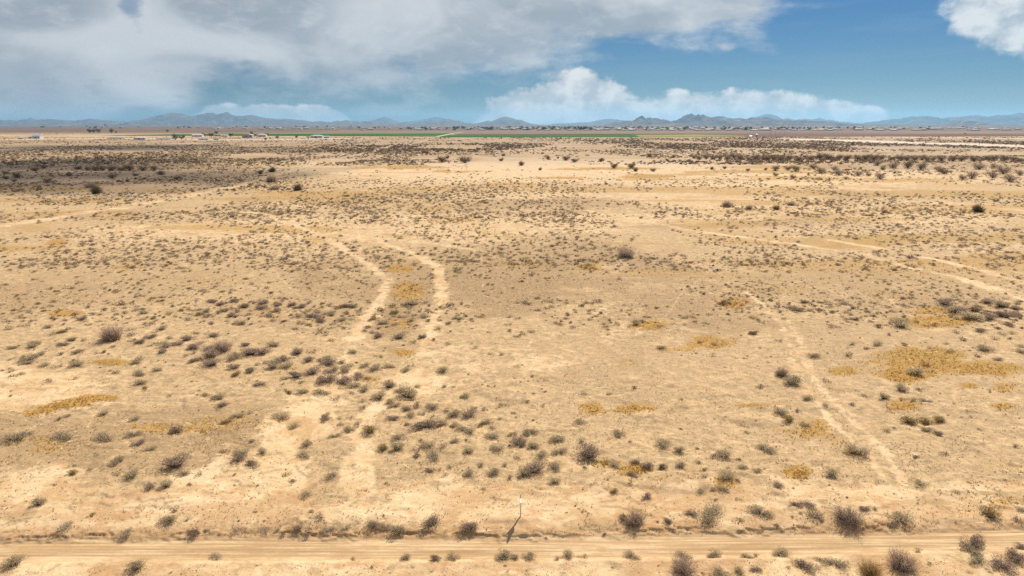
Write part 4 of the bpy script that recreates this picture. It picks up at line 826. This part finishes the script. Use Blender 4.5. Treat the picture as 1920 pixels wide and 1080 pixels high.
for key in 'LCRD':
    lst = sorted([t_ for t_ in TREES if t_[3] == key], key=lambda t_: t_[0])
    for i_, (x, y, w, _) in enumerate(lst):
        X, Y = ground_at(x, y); wm = float(w*depth_at(Y)/FPX)*1.12; Y = float(Y)+.2*wm; X = float(X)
        e_ = empty('desert_tree', (X, Y, float(height(X, Y))-.02), random.uniform(0, 6), wm)
        lab = TL[key][0]+', '+('leftmost' if i_ == 0 else 'rightmost' if i_ == len(lst)-1 else nth(i_)+' from left')
        tag(e_, lab, 'tree', TL[key][1])
        mt, mc = random.choice(TM[key]); obj('trunk', mt, e_); obj('crown', mc, e_)

# ------------------------------------------------------------------ signpost by the road
m_white = simple_mat('white_paint', (.80,.80,.80), .45, .03, 2); m_grey = simple_mat('weathered_white', (.62,.62,.63), .6, .06, 4); m_dark = simple_mat('dark_bracket', (.06,.06,.065), .5, .1, 6)
sx, sy = ground_at(976, 972, .33); sx = float(sx); sy = float(sy); sz = float(height(sx, sy))
e_ = tag(empty('signpost', (sx, sy, sz)), 'white wooden sign post seen edge on, on the sand just above the dirt road', 'sign'); e_.scale = (.9, .9, .9)
MB().box(-.05, .05, -.05, .05, -.15, 2.02).build('post', m_grey, e_)
MB().prism([(-.062, 2.02), (.062, 2.02), (0, 2.10)], -.062, .062).build('post_cap', m_white, e_)
MB().box(-.035, .035, -.86, -.052, 1.74, 1.82).build('arm', m_white, e_)
pn = MB().box(-.03, .03, -.80, -.16, .98, 1.62).build('sign_panel', m_white, e_)
MB().box(-.036, .036, -.82, -.14, 1.622, 1.65).build('panel_rail', m_grey, pn)
for yy in (-.72, -.24): MB().tube([(0, yy, 1.652), (0, yy, 1.738)], [.008, .008], 6).build('hanger', m_dark, e_)
MB().box(-.056, .056, -.056, .056, 1.12, 1.20).build('bracket', m_dark, e_)

# ------------------------------------------------------------------ litter and markers on the plain
m_red = simple_mat('red_cloth', (.55,.04,.06), .7, .1, 3); m_black = simple_mat('black_plastic', (.02,.02,.03), .4, .1, 3); m_orange = simple_mat('orange_plastic', (.85,.16,.02), .5, .05, 3)
m_pink = simple_mat('pale_cloth', (.75,.70,.74), .7, .06, 3)
def at(x, y, z=.1):
    X, Y = ground_at(x, y, z); X = float(X); Y = float(Y); return (X, Y, float(height(X, Y)))
def crumple(w, d, h, seed, nx_=14, ny_=8):
    rg = np.random.default_rng(seed); v = []; f = []
    for j in range(ny_):
        for i in range(nx_):
            a_ = i/(nx_-1)-.5; b_ = j/(ny_-1)-.5
            v.append((a_*w+rg.normal()*.02*w, b_*d*(1-.7*abs(a_))+rg.normal()*.02*d, .02+h*abs(math.sin(i*1.3+j*.9))*rg.uniform(.5, 1)*(1-(2*b_)**2*.8)))
    for j in range(ny_-1):
        for i in range(nx_-1): k = j*nx_+i; f.append([k, k+1, k+nx_+1, k+nx_])
    mb = MB(); mb.v = v; mb.f = f; return mb
e_ = tag(empty('fallen_kite', at(1290, 493), .12), 'flat red and white cloth lying crumpled on the sand right of the dark centre bush', 'cloth')
a_ = crumple(1.25, 1.1, .28, 3).build('red_section', m_red, e_, (.62, 0, 0)); a_ = crumple(1.2, .9, .3, 4).build('white_section', m_pink, e_, (-.55, .05, 0)); crumple(.45, .5, .16, 8).build('red_patch', m_red, e_, (-.5, -.3, .12))
e_ = tag(empty('dumped_bag', at(1342, 510), .3), 'torn white and black bag dumped on the plain right of the red cloth', 'bag')
crumple(.75, .7, .42, 5).build('white_part', m_white, e_, (-.28, 0, 0)); crumple(.7, .7, .55, 6).build('black_part', m_black, e_, (.25, .1, 0))
e_ = tag(empty('survey_marker', at(1367, 564)), 'tiny orange flag marker in the dry grass right of centre', 'marker')
MB().tube([(0, 0, -.05), (0, 0, .5)], [.012, .012], 6).build('stake', m_grey, e_)
MB().poly([(0,-.004,.30),(.26,-.004,.33),(.27,-.004,.5),(0,-.004,.5)]).poly([(0,.004,.30),(0,.004,.5),(.27,.004,.5),(.26,.004,.33)]).build('flag', m_orange, e_)

# ------------------------------------------------------------------ vehicles far out on the plain
m_glass = simple_mat('dark_glass', (.03,.04,.05), .15, .05, 1); m_tyre = simple_mat('tyre_rubber', (.03,.03,.03), .8, .1, 5)
m_blue = simple_mat('blue_paint', (.02,.17,.38), .35, .04, 1); m_rust = simple_mat('rusty_red_paint', (.30,.055,.035), .7, .25, 1.2); m_silver = simple_mat('pale_paint', (.62,.66,.68), .4, .05, 1)
def wheel(parent, x, y, r=.38):
    w_ = MB().tube([(x, y-.12, r), (x, y+.12, r)], [r, r], 16).build('wheel', m_tyre, parent)
    MB().tube([(x, y-.13, r), (x, y+.13, r)], [r*.55, r*.55], 12).build('rim', m_silver, w_)
def pickup(loc, rot, paint, label, sc=1.0):
    e_ = tag(empty('pickup_truck', loc, rot, sc), label, 'pickup')
    b_ = MB(); prof = [(-2.8,.45),(2.7,.45),(2.75,.85),(2.6,1.05),(1.35,1.12),(.75,1.80),(-.55,1.85),(-.75,1.15),(-2.75,1.12)]
    n = len(prof); 
    for s_ in (-.92, .92): b_.v += [(p_[0], s_, p_[1]) for p_ in prof]
    b_.f += [list(range(n)), list(range(n, 2*n))[::-1]]+[[i_, (i_+1) % n, n+(i_+1) % n, n+i_][::-1] for i_ in range(n)]
    body = b_.build('body', paint, e_)
    g_ = MB()
    for s_ in (-.925, .925): g_.poly([(1.18, s_, 1.16), (.72, s_, 1.70), (-.48, s_, 1.74), (-.6, s_, 1.18)][::(1 if s_ < 0 else -1)])
    g_.build('side_window', m_glass, e_)
    MB().poly([(1.40,-.82,1.15),(1.40,.82,1.15),(.82,.78,1.78),(.82,-.78,1.78)]).build('windscreen', m_glass, e_)
    for x_ in (-1.8, 1.75):
        for y_ in (-.86, .86): wheel(e_, x_, y_)
    return e_
pickup(at(803.5, 284.6), math.pi+.1, m_silver, 'white pickup truck parked beside the rusty red trailer at the edge of the brush')
pickup(at(1801, 273.2), .05, m_blue, 'blue pickup truck on the pale gravel road far right')
e_ = tag(empty('trailer', at(797.5, 287.8), .04), 'rusty red box trailer on the sand in front of the white pickup', 'trailer')
MB().box(-3.1, 3.1, -1.1, 1.1, .62, 2.3).build('box_body', m_rust, e_)
for y_ in (-1.15, 1.15):
    for x_ in (-.55, .55): wheel(e_, x_, y_, .40)
MB().box(3.1, 4.5, -.06, .06, .50, .62).build('tow_bar', m_dark, e_)
for x_ in (-1.5, 0, 1.5): MB().box(x_-.05, x_+.05, -1.14, -1.1, .62, 2.3).build('side_rib', m_dark, e_)

# ------------------------------------------------------------------ farm buildings on the left
m_wall = simple_mat('cream_wall', (.52,.46,.38), .8, .06, .3); m_wall2 = simple_mat('white_wall', (.68,.68,.68), .7, .05, .3); m_roofw = simple_mat('white_metal_roof', (.60,.60,.60), .5, .06, .3); m_rooft = simple_mat('tan_roof', (.42,.31,.25), .8, .1, .4)
m_roofg = simple_mat('grey_roof', (.30,.30,.32), .7, .1, .4); m_door = simple_mat('blue_grey_door', (.10,.20,.32), .6, .05, .5)
def building(x, y, wpx, hpx, label, name='farm_building', roof=m_roofw, wall=m_wall2, kind='gable', dr=.55, door=m_door, cat='building'):
    X, Y = ground_at(x, y); k = float(depth_at(Y))/FPX; w = wpx*k; h = hpx*k; d = min(w*dr, 22); wh = h*(.6 if kind == 'gable' else .72)
    e_ = tag(empty(name, (float(X), float(Y)+d/2, float(height(X, Y)))), label, cat)
    MB().box(-w/2, w/2, -d/2, d/2, 0, wh).build('wall', wall, e_)
    if kind == 'arch':
        n = 9; pr = [(-w/2-.4+(w+.8)*i_/n, wh+(h-wh)*math.sin(math.pi*i_/n)) for i_ in range(n+1)]
        mb = MB(); mb.v = [(p_[0], -d/2-.4, p_[1]) for p_ in pr]+[(p_[0], d/2+.4, p_[1]) for p_ in pr]; m_ = n+1
        mb.f = [[i_, i_+1, m_+i_+1, m_+i_] for i_ in range(n)]+[list(range(m_))[::-1], list(range(m_, 2*m_))]+[[0, m_, 2*m_-1, m_-1]]
        mb.build('roof', roof, e_)
    elif kind == 'hip':
        o_ = .5; mb = MB(); r_ = max(w/2-d/2, .5)
        mb.v = [(-w/2-o_, -d/2-o_, wh), (w/2+o_, -d/2-o_, wh), (w/2+o_, d/2+o_, wh), (-w/2-o_, d/2+o_, wh), (-r_, 0, h), (r_, 0, h)]; mb.f = [[0,1,5,4],[1,2,5],[2,3,4,5],[3,0,4],[3,2,1,0]]
        mb.build('roof', roof, e_)
    else:
        MB().prism([(-d/2-.5, wh+.003), (d/2+.5, wh+.003), (0, h)], -w/2-.5, w/2+.5).build('roof', roof, e_)
    nd = max(1, int(w/9)); 
    MB().box(-w*.08-1.6, -w*.08+1.6, -d/2-.06, -d/2-.003, 0, min(wh*.75, 3.2)).build('door', door, e_)
    for i_ in range(nd):
        xx = -w/2+w*(i_+.5)/nd+ (1.9 if nd > 1 else w*.3)
        if abs(xx+w*.08) > 2.6 and abs(xx) < w/2-1: MB().box(xx-.8, xx+.8, -d/2-.05, -d/2-.003, wh*.38, wh*.72).build('window', m_glass, e_)
    return e_
building(68, 260, 14, 9, 'tall white roofed barn with a blue doorway at the far left', kind='gable', dr=.8)
building(57, 259.2, 8, 4, 'low white shed touching the left side of the far left barn', name='shed')
building(38, 260, 10, 3, 'small pale shed furthest to the left', name='shed', wall=m_wall)
building(217, 259.6, 30, 3, 'long pale low shelter between the barn and the blue doored house', name='shelter', dr=.25, wall=m_wall)
building(262, 262, 22, 5.0, 'white roofed house with dark openings, left of the farm cluster', name='farm_house', kind='hip')
building(306, 261.4, 26, 3.0, 'long flat white roofed shed right of the hip roofed house', name='shed', dr=.3, wall=m_wall)
building(323, 260.6, 8, 4.0, 'small white shed beside the green trees', name='shed')
building(369, 256.4, 19, 5, 'white roofed farmhouse behind the front row of sheds', name='farm_house')
building(381, 262.2, 18, 4.0, 'long white metal shed in the front row of the farm cluster', name='shed', dr=.3)
building(405, 262, 10, 3.2, 'short grey shed right of the long white metal shed', name='shed', roof=m_roofg)
building(407, 255.6, 14, 4.2, 'tan roofed house between two round trees', name='farm_house', roof=m_rooft, wall=m_wall, kind='hip')
building(420, 256.2, 13, 4.0, 'narrow white roofed house right of the tan roofed house', name='farm_house')
building(463.5, 258.2, 19, 7, 'big arched white barn in the middle of the farm cluster', kind='arch', wall=m_wall)
building(490, 256.6, 17, 5.4, 'white hip roofed house just right of the arched barn', name='farm_house', kind='hip')
building(593, 258.6, 22, 5.6, 'wide white roofed house at the right end of the farms', name='farm_house', kind='hip')
building(612, 258.8, 10, 4, 'small white outbuilding right of the wide white house', name='shed')
building(1419, 256.4, 4, 5.5, 'white tank house at the right tip of the green crop', name='tank_house', kind='hip', dr=1)
building(1408, 256.8, 4, 2.6, 'tiny white shed left of the white tank house', name='shed', dr=1)
building(1811, 251.6, 3.2, 3.2, 'small pale green tank shed alone on the dark fields at right', name='shed', wall=simple_mat('mint_wall', (.40,.56,.50), .6, .04, .3), dr=1)

FT = [(329,262,14,'wide green tree beside the small white shed'),(340,261.6,10,'green tree right of the widest green tree'),(344,258.4,7,'dark tree behind the wide green trees'),
 (382,256,9,'dark round tree right of the white farmhouse'),(396,257,10,'dark round tree left of the tan roofed house'),(406,251.8,8,'dark green tree on the edge of the crop behind the tan house'),
 (433,256.5,9,'bushy tree right of the narrow white roofed house'),(472,253.6,9,'tall green tree rising behind the arched barn'),(477.5,256.4,6,'dark tree between the arched barn and the hip roofed house'),
 (500,256.4,9,'dark tree right of the white hip roofed house'),(520,260.4,8,'lone green tree right of the farm cluster'),(498,263.4,6,'small green tree on the bare ground below the hip roofed house'),(507,261,4,'tiny dark tree left of the lone green tree'),
 (556,259.2,7,'dark tree midway between the farm cluster and the wide white house'),(578,259.4,5,'dark tree touching the left side of the wide white house'),
 (168,249.2,10,'left dark tree of the tall clump on the fallow plain'),(176,249.2,9,'middle dark tree of the tall clump on the fallow plain'),(185,249.2,10,'right dark tree of the tall clump on the fallow plain'),
 (209,249.2,10,'dark round tree alone right of the tall clump'),(218,249.4,5,'small dark tree right of the lone round tree'),(314,247.6,6,'tiny dark tree on the horizon above the sheds'),(198,236.9,5,'dark tree on the skyline at far left')]
for x, y, w, lab in FT:
    X, Y = ground_at(x, y); wm = float(w*depth_at(Y)/FPX)*1.15
    e_ = tag(empty('farm_tree', (float(X), float(Y), float(height(X, Y))-.1), random.uniform(0, 6), wm), lab, 'tree', 'watered trees round the farms')
    mt, mc = random.choice(TM['T']); obj('trunk', mt, e_); obj('crown', mc, e_)

# ------------------------------------------------------------------ the distant town, each house and tree by itself
def town_house(seed, w, d, h, wall, roof):
    mb = MB().box(-w/2, w/2, -d/2, d/2, 0, h*.62); o_ = .4; r_ = w/2-d*.45; n = len(mb.v); z = h*.62+.003
    mb.v += [(-w/2-o_, -d/2-o_, z), (w/2+o_, -d/2-o_, z), (w/2+o_, d/2+o_, z), (-w/2-o_, d/2+o_, z), (-r_, 0, h), (r_, 0, h)]
    nb = len(mb.f); mb.f += [[n+i_ for i_ in f_] for f_ in ([0,1,5,4],[1,2,5],[2,3,4,5],[3,0,4],[3,2,1,0])]
    me = mb.mesh('house', wall); me.materials.append(roof)
    for p_ in me.polygons[nb:]: p_.material_index = 1
    return me
m_tanw = simple_mat('tan_stucco', (.46,.36,.28), .9, .05, .3); m_pinkw = simple_mat('pink_stucco', (.48,.33,.27), .9, .05, .3)
m_roofp = simple_mat('pale_roof', (.40,.37,.34), .8, .1, .4); m_townw = simple_mat('town_white_wall', (.42,.40,.38), .8, .06, .3)
HV = [('white', town_house(1, 26, 15, 6.0, m_townw, m_roofp)), ('cream', town_house(2, 24, 15, 5.6, m_wall, m_roofp)), ('tan', town_house(3, 26, 16, 5.8, m_tanw, m_rooft)), ('pink', town_house(4, 24, 16, 5.8, m_pinkw, m_rooft)), ('grey roofed', town_house(5, 28, 15, 5.6, m_townw, m_roofg))]
rg = random.Random(3); nh = 0; placed = []
while nh < 290:
    x = rg.triangular(620, 1950, 1150) if rg.random() < .5 else rg.uniform(640, 1940)
    if rg.random() < .10: x = rg.uniform(330, 640)
    y = 239.3+6.0*rg.random()**.9 if x > 1000 else 239.3+5.0*rg.random()
    if x < 640: y = rg.uniform(239.6, 242.6)
    X, Y = ground_at(x, y); X = float(X); Y = float(Y)
    if any(abs(X-a_) < 36 and abs(Y-b_) < 40 for a_, b_ in placed): continue
    placed.append((X, Y)); cn, me = HV[rg.choices(range(5), (5, 4, 3, 2, 2))[0]]; s_ = rg.uniform(.9, 1.5)*(1+(Y > 7000)*.35)
    o = obj('town_house', me, None, (X, Y, float(height(X, Y))), rg.choice((0, math.pi/2, .1, -.1)), (s_, s_, s_*rg.uniform(.85, 1.25)))
    part = 'left end' if x < 640 else 'left half' if x < 1060 else 'middle' if x < 1480 else 'right end'
    row = 'front rows' if y > 243.6 else 'middle rows' if y > 241.3 else 'back rows'
    tag(o, f'{cn} house in the {row} at the {part} of the distant town', 'house', f'{cn} houses, {row}, {part} of the town'); nh += 1
mtt = simple_mat('town_tree_bark', (.1,.08,.06)); 
for i_ in range(280):
    x = rg.triangular(640, 1940, 1050); y = rg.uniform(239.0, 244.8)
    if rg.random() < .12: x = rg.uniform(60, 640); y = rg.uniform(238.2, 241)
    X, Y = ground_at(x, y); mt, mc = rg.choice(TM['T']); s_ = rg.uniform(12, 24)*(1+(Y > 7000)*.3)
    e_ = empty('town_tree', (float(X), float(Y), float(height(X, Y))), rg.uniform(0, 6), s_)
    part = 'left end' if x < 640 else 'left half' if x < 1060 else 'middle' if x < 1480 else 'right end'
    row = 'front' if y > 242.6 else 'back'
    tag(e_, f'dark green tree among the {row} houses at the {part} of the distant town', 'tree', f'dark town trees, {row}, {part}')
    obj('trunk', mt, e_); obj('crown', mc, e_)

# ------------------------------------------------------------------ utility poles by the gravel road
m_pole = simple_mat('creosoted_wood', (.12,.09,.07), .9, .15, 1)
for x, y0, y1, lab in ((1835.5, 263, 275.6, 'tallest wooden utility pole right of the blue pickup'), (1816, 262, 273, 'thin wooden utility pole between the blue pickup and the tallest pole'), (1751, 264.5, 271.5, 'short utility pole left of the blue pickup'), (1905, 265, 275, 'utility pole nearest the right edge of the picture'), (1445, 247, 257.4, 'utility pole left of centre on the dark fields at right'), (1453.5, 246, 257.0, 'utility pole beside the leftmost field pole'), (1470, 247.4, 257.2, 'third utility pole on the dark fields at right')):
    X, Y = ground_at(x, y1); k = float(depth_at(Y))/FPX; h = (y1-y0)*k
    e_ = tag(empty('utility_pole', (float(X), float(Y), float(height(X, Y)))), lab, 'pole', 'utility poles on the right')
    MB().tube([(0, 0, -.5), (0, 0, h)], [.22, .15], 8).build('pole', m_pole, e_)
    MB().box(-1.3, 1.3, .16, .30, h-1.0, h-.82).build('crossarm', m_pole, e_)

# ------------------------------------------------------------------ clouds overhead whose shade falls on the plain
cm = bpy.data.materials.new('cloud_vapour'); cm.use_nodes = True; k = NT(cm.node_tree); k.n.clear()
d_ = k.new('ShaderNodeBsdfDiffuse'); d_.inputs[0].default_value = (.9,.9,.9,1); tr2 = k.new('ShaderNodeBsdfTransparent'); tl_ = k.new('ShaderNodeBsdfTranslucent'); tl_.inputs[0].default_value = (.9,.9,.9,1)
mx1 = k.new('ShaderNodeMixShader'); k.l.new(d_.outputs[0], mx1.inputs[1]); k.l.new(tl_.outputs[0], mx1.inputs[2])
mx2 = k.new('ShaderNodeMixShader'); mx2.inputs[0].default_value = .17; k.l.new(tr2.outputs[0], mx2.inputs[1]); k.l.new(mx1.outputs[0], mx2.inputs[2])
oo = k.new('ShaderNodeOutputMaterial'); k.l.new(mx2.outputs[0], oo.inputs[0])
def cloud(cx, cy, rx, ry, n, seed, label):
    """cloud at 1050 m whose shade lies round ground point (cx, cy)"""
    rg = np.random.default_rng(seed); Z0 = 1050.0; ox = cx+SDIR[0]/SDIR[2]*Z0; oy = cy+SDIR[1]/SDIR[2]*Z0
    mb_v = []; mb_f = []
    for _ in range(n):
        a_ = rg.uniform(0, 6.28); r_ = math.sqrt(rg.uniform(0, 1)); px_, py_ = ox+rx*r_*math.cos(a_), oy+ry*r_*math.sin(a_); R_ = rg.uniform(.22, .5)*min(rx, ry)
        b0 = len(mb_v); nu, nv = 18, 8
        for j in range(nv+1):
            for i in range(nu):
                th = 2*math.pi*i/nu; ph = math.pi*j/nv
                rr = R_*(1+.18*math.sin(3*th+j+seed)+.10*rg.normal())
                mb_v.append((px_+rr*math.cos(th)*math.sin(ph)*1.3, py_+rr*math.sin(th)*math.sin(ph), Z0+rr*.35*math.cos(ph)))
        for j in range(nv):
            for i in range(nu): mb_f.append([b0+j*nu+i, b0+(j+1)*nu+i, b0+(j+1)*nu+(i+1) % nu, b0+j*nu+(i+1) % nu])
    return tag(obj('cloud', mesh_from('cloud', np.array(mb_v), np.array(mb_f), cm, smooth=True)), label, 'cloud', kind='structure')
SC.cycles.transparent_max_bounces = 32
cloud(-420, 450, 290, 150, 34, 1, 'thin broken cloud high above the left of the plain')
cloud(-560, 860, 330, 150, 20, 2, 'broad broken cloud high above the far left plain')

# ------------------------------------------------------------------ haze: one closed box of even thin air round everything
hm = bpy.data.materials.new('haze_air'); hm.use_nodes = True; k = NT(hm.node_tree); k.n.clear()
pv = k.new('ShaderNodeVolumePrincipled'); pv.inputs['Color'].default_value = (.34,.66,.98,1); pv.inputs['Anisotropy'].default_value = 0.35; pv.inputs['Density'].default_value = HAZE
oo = k.new('ShaderNodeOutputMaterial'); k.l.new(pv.outputs[0], oo.inputs['Volume'])
hz = MB().box(-46000, 46000, -300, 47000, float(GZ.min())-1.0, 640).build('haze', hm)
tag(hz, 'thin blue haze lying over the plain and the far mountains', 'haze', kind='stuff')
